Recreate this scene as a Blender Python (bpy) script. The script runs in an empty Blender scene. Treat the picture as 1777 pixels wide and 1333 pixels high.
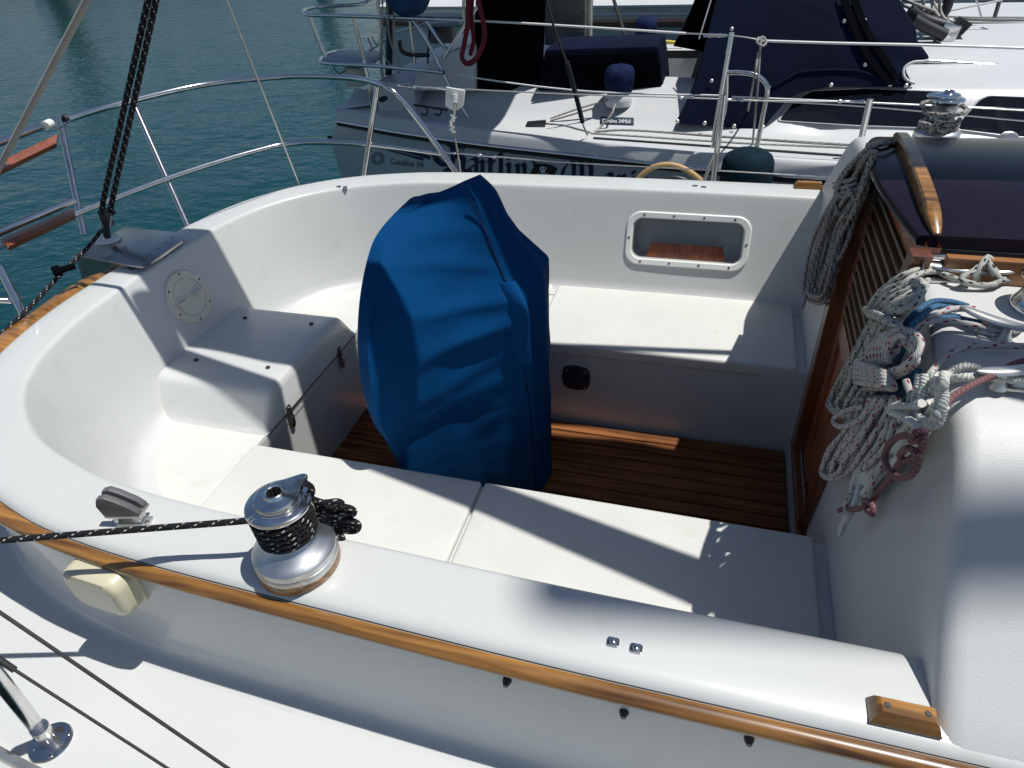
import bpy, bmesh, math, random
from mathutils import Vector, Matrix, noise
random.seed(7)
S = bpy.context.scene
COL = S.collection
PI = math.pi
# ---------------------------------------------------------------- camera (solved from the photograph)
CX = Vector((-.3366, -1.5972, 1.3024))
YAW, PIT, ROL, FPX = -.31852, .63290, -.06777, 1170.67
def basis():
    cy, sy, cp, sp = math.cos(YAW), math.sin(YAW), math.cos(PIT), math.sin(PIT)
    f = Vector((sy*cp, cy*cp, -sp)); r = Vector((cy, -sy, 0)); u = r.cross(f)
    c, s = math.cos(ROL), math.sin(ROL)
    return c*r+s*u, -s*r+c*u, f
CR, CU, CF = basis()
def V(px, py, x=None, y=None, z=None):
    """world point on the plane x=, y= or z= that stands where the photo shows (px,py)"""
    d = CF+CR*(px-888.5)/FPX-CU*(py-666.5)/FPX
    i, v = (0, x) if x is not None else (1, y) if y is not None else (2, z)
    return CX+d*((v-CX[i])/d[i])
cam = bpy.data.cameras.new('camera'); co = bpy.data.objects.new('camera', cam); COL.objects.link(co)
cam.sensor_width = 36; cam.lens = 36*FPX/1777; cam.clip_end = 3000; cam.clip_start = .02
m = Matrix((CR, CU, -CF)).transposed().to_4x4(); m.translation = CX; co.matrix_world = m
S.camera = co
# ---------------------------------------------------------------- materials
def mat(name, col, rough=.5, metal=0., bump=0., bscale=50., bdist=.002, var=0., vscale=6., coat=0., spec=.5, dirt=None, dscale=30., sheen=0., detail=4., stretch=None):
    m = bpy.data.materials.new(name); m.use_nodes = True
    N = m.node_tree.nodes; L = m.node_tree.links; b = N['Principled BSDF']
    b.inputs['Base Color'].default_value = (*col, 1); b.inputs['Roughness'].default_value = rough
    b.inputs['Metallic'].default_value = metal; b.inputs['Coat Weight'].default_value = coat; b.inputs['Coat Roughness'].default_value = .08
    b.inputs['Specular IOR Level'].default_value = spec; b.inputs['Sheen Weight'].default_value = sheen
    tc = N.new('ShaderNodeTexCoord'); vec = tc.outputs['Object']
    if stretch:
        mp = N.new('ShaderNodeMapping'); mp.inputs['Scale'].default_value = stretch; L.new(vec, mp.inputs[0]); vec = mp.outputs[0]
    def nz(sc, det=4.):
        t = N.new('ShaderNodeTexNoise'); t.inputs['Scale'].default_value = sc; t.inputs['Detail'].default_value = det; L.new(vec, t.inputs['Vector']); return t.outputs['Fac']
    colsock = None
    if var:
        r = N.new('ShaderNodeValToRGB'); L.new(nz(vscale), r.inputs[0])
        r.color_ramp.elements[0].position = .3; r.color_ramp.elements[1].position = .7
        r.color_ramp.elements[0].color = (*[max(0, c*(1-var)) for c in col], 1); r.color_ramp.elements[1].color = (*[min(1, c*(1+var)) for c in col], 1)
        colsock = r.outputs[0]
    if dirt:
        r = N.new('ShaderNodeValToRGB'); L.new(nz(dscale, 8.), r.inputs[0]); r.color_ramp.elements[0].position = .60; r.color_ramp.elements[1].position = .72
        r.color_ramp.elements[0].color = (0,0,0,1); r.color_ramp.elements[1].color = (.16,.16,.16,1)
        mx = N.new('ShaderNodeMix'); mx.data_type = 'RGBA'; L.new(r.outputs[0], mx.inputs[0]); mx.inputs[7].default_value = (*dirt, 1)
        if colsock: L.new(colsock, mx.inputs[6])
        else: mx.inputs[6].default_value = (*col, 1)
        colsock = mx.outputs[2]
    if colsock: L.new(colsock, b.inputs['Base Color'])
    if bump:
        bp = N.new('ShaderNodeBump'); bp.inputs['Strength'].default_value = bump; bp.inputs['Distance'].default_value = bdist
        L.new(nz(bscale, detail), bp.inputs['Height']); L.new(bp.outputs[0], b.inputs['Normal'])
    return m
def wood(name, c1, c2, rough=.45, coat=.0, axis=0, sc=1., spec=.5):
    m = bpy.data.materials.new(name); m.use_nodes = True
    N = m.node_tree.nodes; L = m.node_tree.links; b = N['Principled BSDF']; b.inputs['Specular IOR Level'].default_value = spec
    tc = N.new('ShaderNodeTexCoord'); mp = N.new('ShaderNodeMapping'); s = [60*sc]*3; s[axis] = 3*sc; mp.inputs['Scale'].default_value = s
    L.new(tc.outputs['Object'], mp.inputs[0])
    n = N.new('ShaderNodeTexNoise'); n.inputs['Scale'].default_value = 1.; n.inputs['Detail'].default_value = 6; n.inputs['Distortion'].default_value = .6; L.new(mp.outputs[0], n.inputs['Vector'])
    n2 = N.new('ShaderNodeTexNoise'); n2.inputs['Scale'].default_value = 5.; L.new(tc.outputs['Object'], n2.inputs['Vector'])
    ad = N.new('ShaderNodeMath'); ad.operation = 'MULTIPLY_ADD'; ad.inputs[1].default_value = .35; L.new(n2.outputs[0], ad.inputs[0]); L.new(n.outputs[0], ad.inputs[2])
    r = N.new('ShaderNodeValToRGB'); r.color_ramp.elements[0].position = .45; r.color_ramp.elements[1].position = .85
    r.color_ramp.elements[0].color = (*c1, 1); r.color_ramp.elements[1].color = (*c2, 1); L.new(ad.outputs[0], r.inputs[0]); L.new(r.outputs[0], b.inputs['Base Color'])
    bp = N.new('ShaderNodeBump'); bp.inputs['Strength'].default_value = .25; bp.inputs['Distance'].default_value = .001; L.new(n.outputs[0], bp.inputs['Height']); L.new(bp.outputs[0], b.inputs['Normal'])
    b.inputs['Roughness'].default_value = rough; b.inputs['Coat Weight'].default_value = coat; b.inputs['Coat Roughness'].default_value = .12
    return m
def rope_mat(name, base, fleck=None, dens=.24, twist=False, per=.046):
    m = bpy.data.materials.new(name); m.use_nodes = True
    N = m.node_tree.nodes; L = m.node_tree.links; b = N['Principled BSDF']; b.inputs['Roughness'].default_value = .75; b.inputs['Specular IOR Level'].default_value = .25
    uv = N.new('ShaderNodeUVMap'); sp = N.new('ShaderNodeSeparateXYZ'); L.new(uv.outputs[0], sp.inputs[0]); U, W = sp.outputs[0], sp.outputs[1]
    def ma(op, a, c=None, d=None):
        n = N.new('ShaderNodeMath'); n.operation = op
        for i, q in enumerate((a, c, d)):
            if q is None: continue
            if isinstance(q, (int, float)): n.inputs[i].default_value = q
            else: L.new(q, n.inputs[i])
        return n.outputs[0]
    k = 8 if not twist else 9
    a1 = ma('ABSOLUTE', ma('SINE', ma('MULTIPLY_ADD', U, PI/.0042, ma('MULTIPLY', W, PI*k))))
    a2 = ma('ABSOLUTE', ma('SINE', ma('MULTIPLY_ADD', U, PI/.0042, ma('MULTIPLY', W, -PI*k))))
    h = ma('MULTIPLY', a1, a2) if not twist else ma('ABSOLUTE', ma('SINE', ma('MULTIPLY_ADD', U, PI/.0045, ma('MULTIPLY', W, PI*2))))
    bp = N.new('ShaderNodeBump'); bp.inputs['Strength'].default_value = .7; bp.inputs['Distance'].default_value = .0012; L.new(h, bp.inputs['Height']); L.new(bp.outputs[0], b.inputs['Normal'])
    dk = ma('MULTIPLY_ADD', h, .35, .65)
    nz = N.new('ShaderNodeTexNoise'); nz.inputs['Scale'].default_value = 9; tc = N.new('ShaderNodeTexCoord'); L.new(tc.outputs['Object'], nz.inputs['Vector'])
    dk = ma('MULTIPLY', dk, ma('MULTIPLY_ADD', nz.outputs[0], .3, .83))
    mx = N.new('ShaderNodeMix'); mx.data_type = 'RGBA'; mx.inputs[6].default_value = (*base, 1); mx.inputs[7].default_value = (*(fleck or base), 1)
    if fleck:
        f1 = ma('FRACT', ma('MULTIPLY_ADD', U, 1/per, ma('MULTIPLY', W, 2.)))
        f2 = ma('FRACT', ma('MULTIPLY_ADD', U, 1/(per*.5), ma('MULTIPLY', W, -3.)))
        L.new(ma('MULTIPLY', ma('LESS_THAN', f1, dens), ma('LESS_THAN', f2, .5)), mx.inputs[0])
    else: mx.inputs[0].default_value = 0
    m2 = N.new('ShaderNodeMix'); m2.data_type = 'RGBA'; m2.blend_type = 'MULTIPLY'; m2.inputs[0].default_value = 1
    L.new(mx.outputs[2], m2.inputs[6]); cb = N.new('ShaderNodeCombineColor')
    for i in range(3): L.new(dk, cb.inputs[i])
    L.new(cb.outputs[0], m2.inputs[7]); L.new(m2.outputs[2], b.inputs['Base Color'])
    return m
M = dict(
 gel=mat('gelcoat', (.535,.553,.540), .33, bump=.12, bscale=90, bdist=.0006, var=.03, vscale=3, dirt=(.36,.36,.32), dscale=11, coat=.22),
 seat=mat('seat_gelcoat', (.575,.582,.550), .52, bump=.40, bscale=260, bdist=.0010, var=.035, vscale=7, dirt=(.40,.37,.29), dscale=16),
 deck=mat('deck_nonskid', (.54,.555,.548), .55, bump=.22, bscale=420, bdist=.0009, var=.02, vscale=4, dirt=(.55,.54,.5), dscale=10, detail=2),
 cabin=mat('cabin_nonskid', (.54,.552,.545), .5, bump=.38, bscale=380, bdist=.0011, var=.02, vscale=4, dirt=(.58,.57,.54), dscale=8, detail=2),
 cream=mat('cream_plastic', (.56,.525,.38), .32, bump=.05, bscale=30, var=.06, vscale=8, coat=.2),
 plate=mat('inspection_plastic', (.60,.585,.49), .38, var=.04, vscale=12, coat=.1),
 white=mat('white_plastic', (.74,.75,.72), .28, bump=.04, bscale=40, coat=.4),
 steel=mat('stainless', (.62,.62,.62), .17, 1., bump=.05, bscale=60, var=.08, vscale=25),
 steeld=mat('brushed_steel', (.42,.42,.42), .28, 1., bump=.08, bscale=40, var=.15, vscale=12),
 chrome=mat('winch_chrome', (.66,.68,.70), .16, 1., bump=.10, bscale=70, bdist=.0008, var=.18, vscale=40),
 drum=mat('winch_drum', (.60,.62,.63), .42, 1., bump=.25, bscale=120, bdist=.0006, var=.15, vscale=30),
 alu=mat('cast_aluminium', (.62,.62,.60), .35, .85, bump=.15, bscale=150, bdist=.0006, var=.12, vscale=30),
 bronze=mat('aged_latch', (.22,.20,.15), .4, .9, var=.25, vscale=60),
 blackp=mat('black_plastic', (.02,.021,.023), .42, bump=.1, bscale=90),
 greyp=mat('grey_plastic', (.10,.10,.105), .5, bump=.15, bscale=120, var=.1, vscale=20),
 dock=mat('grey_dock_boards', (.20,.17,.13), .8, bump=.4, bscale=30, bdist=.004, var=.3, vscale=8, stretch=(1,12,1)),
 navyp=mat('dark_blue_plastic', (.012,.017,.035), .4),
 screw=mat('dark_screw', (.06,.06,.06), .5, .6),
 teak=wood('varnished_teak', (.060,.024,.007), (.37,.175,.042), .32, .45),
 teakd=wood('oiled_teak_sole', (.055,.022,.010), (.27,.105,.038), .75, .0, spec=.08),
 teakr=wood('red_teak', (.14,.035,.012), (.34,.10,.035), .4, .3, axis=2),
 teakh=wood('dark_mahogany', (.075,.020,.006), (.17,.052,.013), .3, .5, axis=2),
 teakg=wood('greyed_teak', (.17,.10,.055), (.36,.25,.16), .6, 0, axis=1),
 caulk=mat('black_caulk', (.012,.012,.012), .7),
 plum=mat('smoked_hatch', (.012,.009,.018), .22, bump=.06, bscale=25, bdist=.001, coat=0., spec=.14, dirt=(.035,.026,.036), dscale=7),
 blue=mat('blue_canvas', (.0006,.048,.155), .85, bump=.35, bscale=900, bdist=.0004, var=.10, vscale=7, spec=.08, dirt=(.003,.075,.21), dscale=9, detail=1),
 navy=mat('navy_canvas', (.003,.006,.021), .85, spec=.1, bump=.3, bscale=9, bdist=.012, var=.2, vscale=3),
 navy2=mat('navy_canvas_cap', (.008,.016,.055), .85, spec=.1, bump=.5, bscale=35, bdist=.004, var=.2, vscale=12),
 black=mat('black_canvas', (.0015,.002,.004), .9, spec=.06, bump=.3, bscale=14, bdist=.004),
 red=mat('red_webbing', (.16,.007,.02), .8, bump=.3, bscale=300, bdist=.0005),
 fend=mat('fender_fabric', (.006,.018,.028), .95, bump=.6, bscale=160, bdist=.002, var=.3, vscale=30, spec=.1),
 glass=mat('dark_window', (.004,.005,.008), .06, spec=.6),
 nhull=mat('neighbour_gelcoat', (.42,.45,.46), .25, var=.03, vscale=2, coat=.2),
 nlight=mat('neighbour_deck', (.52,.54,.55), .4, bump=.1, bscale=200, bdist=.0008, var=.03, vscale=3, dirt=(.6,.59,.55), dscale=6),
 ink=mat('navy_lettering', (.012,.010,.05), .35),
 inkb=mat('black_lettering', (.008,.008,.010), .4),
 teal=mat('teal_lettering', (.02,.09,.10), .4),
 inkw=mat('white_lettering', (.7,.72,.72), .5),
 badge=mat('blue_badge', (.015,.04,.065), .35),
 brown=mat('brown_rubbing_strake', (.10,.06,.045), .5),
 conc=mat('concrete_pile', (.13,.135,.12), .85, bump=.5, bscale=30, bdist=.01, var=.3, vscale=6, dirt=(.3,.29,.24), dscale=12),
 yellow=mat('yellow_hose', (.62,.50,.06), .5), tan=mat('tan_hose', (.42,.28,.12), .5, var=.1, vscale=30),
 cable=mat('wire_cable', (.55,.55,.53), .35, .8, bump=.5, bscale=500, bdist=.0006),
 wcable=mat('white_coated_wire', (.78,.78,.76), .35),
 dcable=mat('dark_wire', (.06,.06,.062), .4, .4, bump=.4, bscale=500, bdist=.0006),
 far=mat('far_boat_hull', (.7,.7,.66), .4, var=.1, vscale=.6), weed=mat('weedy_pile', (.16,.15,.05), .9, var=.4, vscale=3),
 sail=mat('sail_cover', (.02,.03,.07), .85, bump=.4, bscale=12, bdist=.02),
)
R_ = dict(
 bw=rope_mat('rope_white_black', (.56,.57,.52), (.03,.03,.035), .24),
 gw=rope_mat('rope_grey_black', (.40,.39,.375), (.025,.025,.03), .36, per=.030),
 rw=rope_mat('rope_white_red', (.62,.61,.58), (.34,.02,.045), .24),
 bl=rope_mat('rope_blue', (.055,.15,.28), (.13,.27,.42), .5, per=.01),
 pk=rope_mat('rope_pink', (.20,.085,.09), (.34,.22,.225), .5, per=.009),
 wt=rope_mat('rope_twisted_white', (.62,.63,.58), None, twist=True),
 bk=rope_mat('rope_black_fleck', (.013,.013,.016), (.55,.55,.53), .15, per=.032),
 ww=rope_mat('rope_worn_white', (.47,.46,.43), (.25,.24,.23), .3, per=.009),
)
# ---------------------------------------------------------------- mesh helpers
def tag(o, label=None, cat=None, group=None, kind=None):
    for k, v in (('label', label), ('category', cat), ('group', group), ('kind', kind)):
        if v: o[k] = v
    return o
def empty(name, loc=(0,0,0), label=None, cat=None, group=None):
    o = bpy.data.objects.new(name, None); COL.objects.link(o); o.location = loc; o.empty_display_size = .1
    tag(o, label, cat, group); return o
def wpos(o):
    p = Vector(o.location); q = o.parent
    while q: p = p+q.location; q = q.parent
    return p
class MB:
    def __init__(s): s.v = []; s.f = []; s.uv = []; s.mi = []; s.cur = 0
    def add(s, vs, fs, uvs=None):
        n = len(s.v); s.v += [Vector(v) for v in vs]
        for i, f in enumerate(fs):
            s.f.append([n+j for j in f]); s.uv.append(uvs[i] if uvs else None); s.mi.append(s.cur)
        return s
    def grid(s, rows, close_u=False, close_v=False, uvf=None):
        nr, nc = len(rows), len(rows[0]); vs = [p for r in rows for p in r]; fs = []; uv = []
        for i in range(nr if close_v else nr-1):
            for j in range(nc if close_u else nc-1):
                a, b_, c, d = i*nc+j, i*nc+(j+1) % nc, ((i+1) % nr)*nc+(j+1) % nc, ((i+1) % nr)*nc+j
                fs.append((a, b_, c, d)); uv.append(uvf(i, j) if uvf else None)
        return s.add(vs, fs, uv if uvf else None)
    def tube(s, P, r, n=8, closed=False, cap=True, strands=0, pitch=.03):
        P = [Vector(p) for p in P]; m = len(P)
        if m < 2: return s
        T = []
        for i in range(m):
            a = P[(i-1) % m] if (closed or i) else P[0]; b_ = P[(i+1) % m] if (closed or i < m-1) else P[-1]
            t = (b_-a); T.append(t.normalized() if t.length > 1e-9 else Vector((0,0,1)))
        up = Vector((0,0,1)) if abs(T[0].z) < .9 else Vector((1,0,0)); nrm = (up-T[0]*up.dot(T[0])).normalized()
        rows = []; L = [0.]
        for i in range(m):
            if i: L.append(L[-1]+(P[i]-P[i-1]).length)
            nrm = (nrm-T[i]*nrm.dot(T[i])).normalized(); bi = T[i].cross(nrm)
            rr = r[i] if isinstance(r, (list, tuple)) else r
            row = []
            for k in range(n):
                a = 2*PI*k/n; q = rr
                if strands: q = rr*(.84+.21*abs(math.sin((a-2*PI*L[i]/pitch)*strands/2))**.8)
                row.append(P[i]+nrm*math.cos(a)*q+bi*math.sin(a)*q)
            rows.append(row)
        if closed: rows.append(rows[0]); L.append(L[-1]+(P[0]-P[-1]).length)
        s.grid(rows, close_u=True, uvf=lambda i, j: [(L[i], j/n), (L[i], (j+1)/n), (L[i+1], (j+1)/n), (L[i+1], j/n)])
        if cap and not closed:
            s.add(rows[0], [tuple(range(n))[::-1]], [[(.016,0)]*n]); s.add(rows[-1], [tuple(range(n))], [[(.016,0)]*n])
        return s
    def lathe(s, prof, o, ax=(0,0,1), n=32):
        ax = Vector(ax).normalized(); u = ax.orthogonal().normalized(); w = ax.cross(u); o = Vector(o)
        rows = [[o+ax*h+(u*math.cos(2*PI*k/n)+w*math.sin(2*PI*k/n))*max(r, 1e-5) for k in range(n)] for r, h in prof]
        return s.grid(rows, close_u=True)
    def box(s, c, d, rot=None, bev=0., seg=2):
        bm = bmesh.new(); bmesh.ops.create_cube(bm, size=1); 
        for v in bm.verts: v.co = Vector((v.co.x*d[0], v.co.y*d[1], v.co.z*d[2]))
        if bev: bmesh.ops.bevel(bm, geom=bm.edges[:], offset=bev, segments=seg, affect='EDGES', profile=.6)
        R = rot.to_matrix() if hasattr(rot, 'to_matrix') else rot
        bm.verts.index_update()
        s.add([(R@v.co if R else v.co)+Vector(c) for v in bm.verts], [[v.index for v in f.verts] for f in bm.faces]); bm.free(); return s
    def prism(s, poly, off, bev=0., seg=2):
        """poly: planar points; off: extrusion vector"""
        bm = bmesh.new(); vs = [bm.verts.new(p) for p in poly]; f = bm.faces.new(vs)
        r = bmesh.ops.extrude_face_region(bm, geom=[f]); nv = [g for g in r['geom'] if isinstance(g, bmesh.types.BMVert)]
        for v in nv: v.co += Vector(off)
        bmesh.ops.recalc_face_normals(bm, faces=bm.faces)
        if bev: bmesh.ops.bevel(bm, geom=[e for e in bm.edges if len(e.link_faces) == 2 and e.calc_face_angle(0) > .5], offset=bev, segments=seg, affect='EDGES', profile=.6)
        bm.verts.index_update(); s.add([v.co.copy() for v in bm.verts], [[v.index for v in f.verts] for f in bm.faces]); bm.free(); return s
    def build(s, name, mt, parent=None, smooth=40., loc=None, recalc=True, weld=0.):
        me = bpy.data.meshes.new(name); o = bpy.data.objects.new(name, me); COL.objects.link(o)
        pw = wpos(parent) if parent else Vector((0,0,0))
        if loc is None: org = pw if parent else sum(s.v, Vector())/len(s.v)
        else: org = Vector(loc)
        me.from_pydata([v-org for v in s.v], [], s.f)
        if any(u for u in s.uv):
            l = me.uv_layers.new(name='UVMap')
            for p in me.polygons:
                u = s.uv[p.index]
                if u:
                    for k, li in enumerate(p.loop_indices): l.data[li].uv = u[k]
        mts = mt if isinstance(mt, (list, tuple)) else [mt]
        for q in mts: me.materials.append(q)
        if len(mts) > 1:
            for p in me.polygons: p.material_index = s.mi[p.index]
        if recalc or weld:
            bm = bmesh.new(); bm.from_mesh(me)
            if weld: bmesh.ops.remove_doubles(bm, verts=bm.verts, dist=weld)
            if recalc: bmesh.ops.recalc_face_normals(bm, faces=bm.faces)
            bm.to_mesh(me); bm.free()
        if smooth:
            me.shade_smooth(); me.set_sharp_from_angle(angle=math.radians(smooth))
        o.location = org-pw
        if parent: o.parent = parent
        return o
def cr(P, k=8, closed=False):
    """Catmull-Rom through P"""
    P = [Vector(p) for p in P]; n = len(P); out = []
    for i in range(n if closed else n-1):
        p0 = P[(i-1) % n] if closed or i else P[0]*2-P[1]; p1 = P[i]; p2 = P[(i+1) % n]; p3 = P[(i+2) % n] if closed or i < n-2 else P[-1]*2-P[-2]
        for j in range(k):
            t = j/k; out.append(.5*((2*p1)+(p2-p0)*t+(2*p0-5*p1+4*p2-p3)*t*t+(3*p1-p0-3*p2+p3)*t**3))
    if not closed: out.append(P[-1])
    return out
def even(P, step):
    out = [P[0]]; acc = 0
    for a, b_ in zip(P, P[1:]):
        L = (b_-a).length
        while acc+L >= step and L > 0:
            a = a+(b_-a)*((step-acc)/L); out.append(a.copy()); L = (b_-a).length; acc = 0
        acc += L
    if (out[-1]-P[-1]).length > 1e-5: out.append(P[-1])
    return out
def lerp(a, b_, t): return a+(b_-a)*t
def rrect(w, h, r, n=6):
    out = []
    for cx, cy, a0 in ((w/2-r, h/2-r, 0), (-w/2+r, h/2-r, 90), (-w/2+r, -h/2+r, 180), (w/2-r, -h/2+r, 270)):
        for i in range(n+1):
            a = math.radians(a0+90*i/n); out.append((cx+r*math.cos(a), cy+r*math.sin(a)))
    return out
def screw(mb, p, nrm, r=.004, h=.0015):
    nrm = Vector(nrm).normalized(); mb.lathe([(0, h), (r*.5, h), (r, h*.6), (r*1.05, -.001)], p, nrm, 12)
# ---------------------------------------------------------------- world and light
SX, SY = .35, .055
el = math.atan(1/math.hypot(SX, SY)); azi = math.atan2(SY, SX)
w = bpy.data.worlds.new('World'); S.world = w; w.use_nodes = True
bg = w.node_tree.nodes['Background']; sk = w.node_tree.nodes.new('ShaderNodeTexSky'); sk.sky_type = 'NISHITA'; sk.sun_disc = False
sk.sun_elevation = el; sk.sun_rotation = PI/2-azi; sk.air_density = 1.; sk.dust_density = .6; sk.ozone_density = 1.5
w.node_tree.links.new(sk.outputs[0], bg.inputs[0]); bg.inputs[1].default_value = .062
sl = bpy.data.lights.new('sun', 'SUN'); so = bpy.data.objects.new('sun', sl); COL.objects.link(so)
sl.energy = 3.9; sl.angle = math.radians(.53); sl.color = (1., .965, .915)
so.rotation_euler = Vector((SX, SY, 1)).to_track_quat('Z', 'Y').to_euler(); so.location = (3, 1, 8)
S.view_settings.view_transform = 'Standard'; S.view_settings.look = 'None'; S.view_settings.exposure = .28; S.view_settings.gamma = 1
# ---------------------------------------------------------------- water
WZ = -1.25
def water_mat():
    m = bpy.data.materials.new('harbour_water'); m.use_nodes = True; N = m.node_tree.nodes; L = m.node_tree.links; b = N['Principled BSDF']
    b.inputs['Base Color'].default_value = (.002,.038,.046,1); b.inputs['Roughness'].default_value = .06; b.inputs['IOR'].default_value = 1.33
    tc = N.new('ShaderNodeTexCoord'); last = None
    for sc, st, ds, stv in ((1.1, .5, .10, (1,1.6,1)), (4.5, .55, .035, (1,1.8,1)), (17., .5, .010, (1,1.7,1))):
        mp = N.new('ShaderNodeMapping'); mp.inputs['Scale'].default_value = stv; mp.inputs['Rotation'].default_value = (0,0,.35); L.new(tc.outputs['Object'], mp.inputs[0])
        n = N.new('ShaderNodeTexNoise'); n.inputs['Scale'].default_value = sc; n.inputs['Detail'].default_value = 3; n.inputs['Distortion'].default_value = .4; L.new(mp.outputs[0], n.inputs['Vector'])
        bp = N.new('ShaderNodeBump'); bp.inputs['Strength'].default_value = st; bp.inputs['Distance'].default_value = ds; L.new(n.outputs[0], bp.inputs['Height'])
        if last: L.new(last, bp.inputs['Normal'])
        last = bp.outputs[0]
    L.new(last, b.inputs['Normal']); return m
o = MB().add([(-900,-900,WZ),(900,-900,WZ),(900,900,WZ),(-900,900,WZ)], [(0,1,2,3)]).build('water', water_mat(), smooth=0); tag(o, 'rippled teal harbour water around the boats', 'water', kind='structure')
# ================================================================ OUR SAILBOAT
boat = empty('sailboat', (0,0,0), 'white sailing boat with U-shaped cockpit, teak sole and varnished teak rail in the foreground', 'sailboat')
HP = [(3.2,.92),(1.5,.92),(.6,.92),(0,.92),(-.47,.921),(-.87,.914),(-1.234,.904),(-1.455,.885),(-1.577,.86),(-1.717,.815),(-1.827,.754),(-1.925,.672),(-1.99,.585),(-2.045,.465),(-2.083,.29),(-2.092,.1),(-2.092,0)]
PTH = even(cr([(x,-y,0) for x, y in HP]+[(x,y,0) for x, y in HP[-2::-1]], 10), .035)
def pnorm(i):
    a = PTH[max(i-1,0)]; b_ = PTH[min(i+1,len(PTH)-1)]; t = (b_-a).normalized(); return Vector((t.y,-t.x,0))
NRM = [pnorm(i) for i in range(len(PTH))]
def outd():  # outward sense check
    return 1 if NRM[0].y < 0 else -1
SG = outd(); NRM = [n*SG for n in NRM]
def sweep(prof, mb=None, i0=0, i1=None, closed=True, cap=True, f=None):
    mb = mb or MB(); rows = []
    for i in range(i0, i1 or len(PTH)):
        pr = f(i) if f else prof
        rows.append([PTH[i]+NRM[i]*d+Vector((0,0,z)) for d, z in pr])
    mb.grid(rows, close_u=closed)
    if cap and closed: mb.add(rows[0], [tuple(range(len(rows[0])))]); mb.add(rows[-1], [tuple(range(len(rows[0])))])
    return mb
prof = [(-.19,-.05),(-.19,-.014),(-.158,-.012),(-.142,-.004),(-.130,.010),(-.122,.030),(-.075,.175),(-.026,.325),(-.0165,.3515),(-.0135,.3585),(-.009,.3625),(-.003,.3642),(.004,.3648),(.06,.3655),(.100,.3642),(.115,.3605),(.1245,.353),(.129,.342),(.132,.31),(.134,.20),(.136,.10),(.139,.075),(.146,.060),(.158,.052),(.18,.0495),(.24,.049),(.24,-.05)]
coam = sweep(prof).build('coaming', M['gel'], boat, 50)
# recess for the storage cubby in the far wall
def wallpt(x, z, d=0):  # point of the leaning far wall, d = out of the wall into the cockpit
    y = .92+(-.122+(z-.03)*(.094/.285)); n = Vector((0,-.95,.31)); return Vector((x,y,z))+n*d
cub_c = wallpt(-.4125,.193); wn = Vector((0,-.9497,.3132)); wu = Vector((0,.3132,.9497)); wx = Vector((1,0,0))
def cubpt(a, b_, d): return cub_c+wx*a+wu*b_+wn*d
cm = MB().prism([cubpt(a, b_, .04) for a, b_ in rrect(.405,.150,.035)], -wn*.185).build('cutter', M['gel'], None, 0)
md = coam.modifiers.new('b', 'BOOLEAN'); md.operation = 'DIFFERENCE'; md.object = cm; md.solver = 'EXACT'
bpy.context.view_layer.update(); dg = bpy.context.evaluated_depsgraph_get(); me2 = bpy.data.meshes.new_from_object(coam.evaluated_get(dg)); coam.modifiers.clear(); coam.data = me2; coam.data.shade_smooth(); coam.data.set_sharp_from_angle(angle=math.radians(50)); coam.data.materials.clear(); coam.data.materials.append(M['gel'])
bpy.data.objects.remove(cm)
cubby = MB()
rows = []
for (w_, h_, r_, d_) in ((.405,.150,.035,-.004),(.409,.154,.037,.004),(.415,.160,.04,.008),(.448,.193,.052,.009),(.456,.201,.055,.005),(.458,.203,.056,-.004)):
    rows.append([cubpt(a, b_, d_) for a, b_ in rrect(w_, h_, r_, 8)])
cubby.grid(rows, close_u=True)
cub = cubby.build('storage_cubby', M['white'], boat)
for a, b_ in ((-.165,.088),(-.055,.088),(.055,.088),(.165,.088),(-.165,-.088),(-.055,-.088),(.055,-.088),(.165,-.088),(-.216,0),(.216,0)): sc = MB(); screw(sc, cubpt(a, b_, .0095), wn, .0038); sc.build('screw', M['screw'], cub)
MB().prism([cubpt(-.15,-.076,-.035), cubpt(.15,-.076,-.035), cubpt(.135,-.018,-.035), cubpt(-.135,-.018,-.035)], -wn*.012, .003).build('fiddle', M['teakr'], cub)
# teak rubbing strake under the rounded edge, wider round the stern
def strake(i):
    t = max(0, min(1, (-PTH[i].x-1.45)/.6)); f = max(0,min(1,(.02-PTH[i].y)/.12)); k = .042*t*t*(3-2*t)*f; z = .010*t*f
    return [(.126,.346+z*.5),(.133+k*.5,.3485+z),(.143+k,.346+z),(.149+k,.339+z),(.150+k,.332),(.145+k,.325),(.136+k*.8,.322),(.129,.322)]
sweep(None, f=strake).build('teak_strake', M['teak'], boat, 60)
sweep([(.1200,.3502),(.1225,.3512),(.1262,.3500),(.1268,.3470),(.122,.3460)]).build('sealant_line', M['screw'], boat, 60)
# side deck, toe rail and hull
EDGE = [PTH[i]+NRM[i]*(.415) for i in range(len(PTH))]
dk = MB(); dk.grid([[PTH[i]+NRM[i]*.175+Vector((0,0,.0498)), PTH[i]+NRM[i]*.30+Vector((0,0,.0505)), EDGE[i]+Vector((0,0,.049)), EDGE[i]+NRM[i]*.018+Vector((0,0,.040))] for i in range(len(PTH))])
dk.build('side_deck', M['deck'], boat, 60)
hl = MB(); hl.grid([[EDGE[i]+NRM[i]*d+Vector((0,0,z)) for d, z in ((.018,.040),(.03,.0),(.03,-.3),(-.03,-.8),(-.2,-1.5))] for i in range(len(PTH))])
hl.build('hull', M['gel'], boat, 60)
tr = MB(); tr.grid([[EDGE[i]+NRM[i]*d+Vector((0,0,z)) for d, z in ((-.012,.049),(-.011,.066),(-.004,.069),(.003,.066),(.006,.046))] for i in range(len(PTH))]); tr.build('toe_rail', M['alu'], boat, 40)
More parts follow.
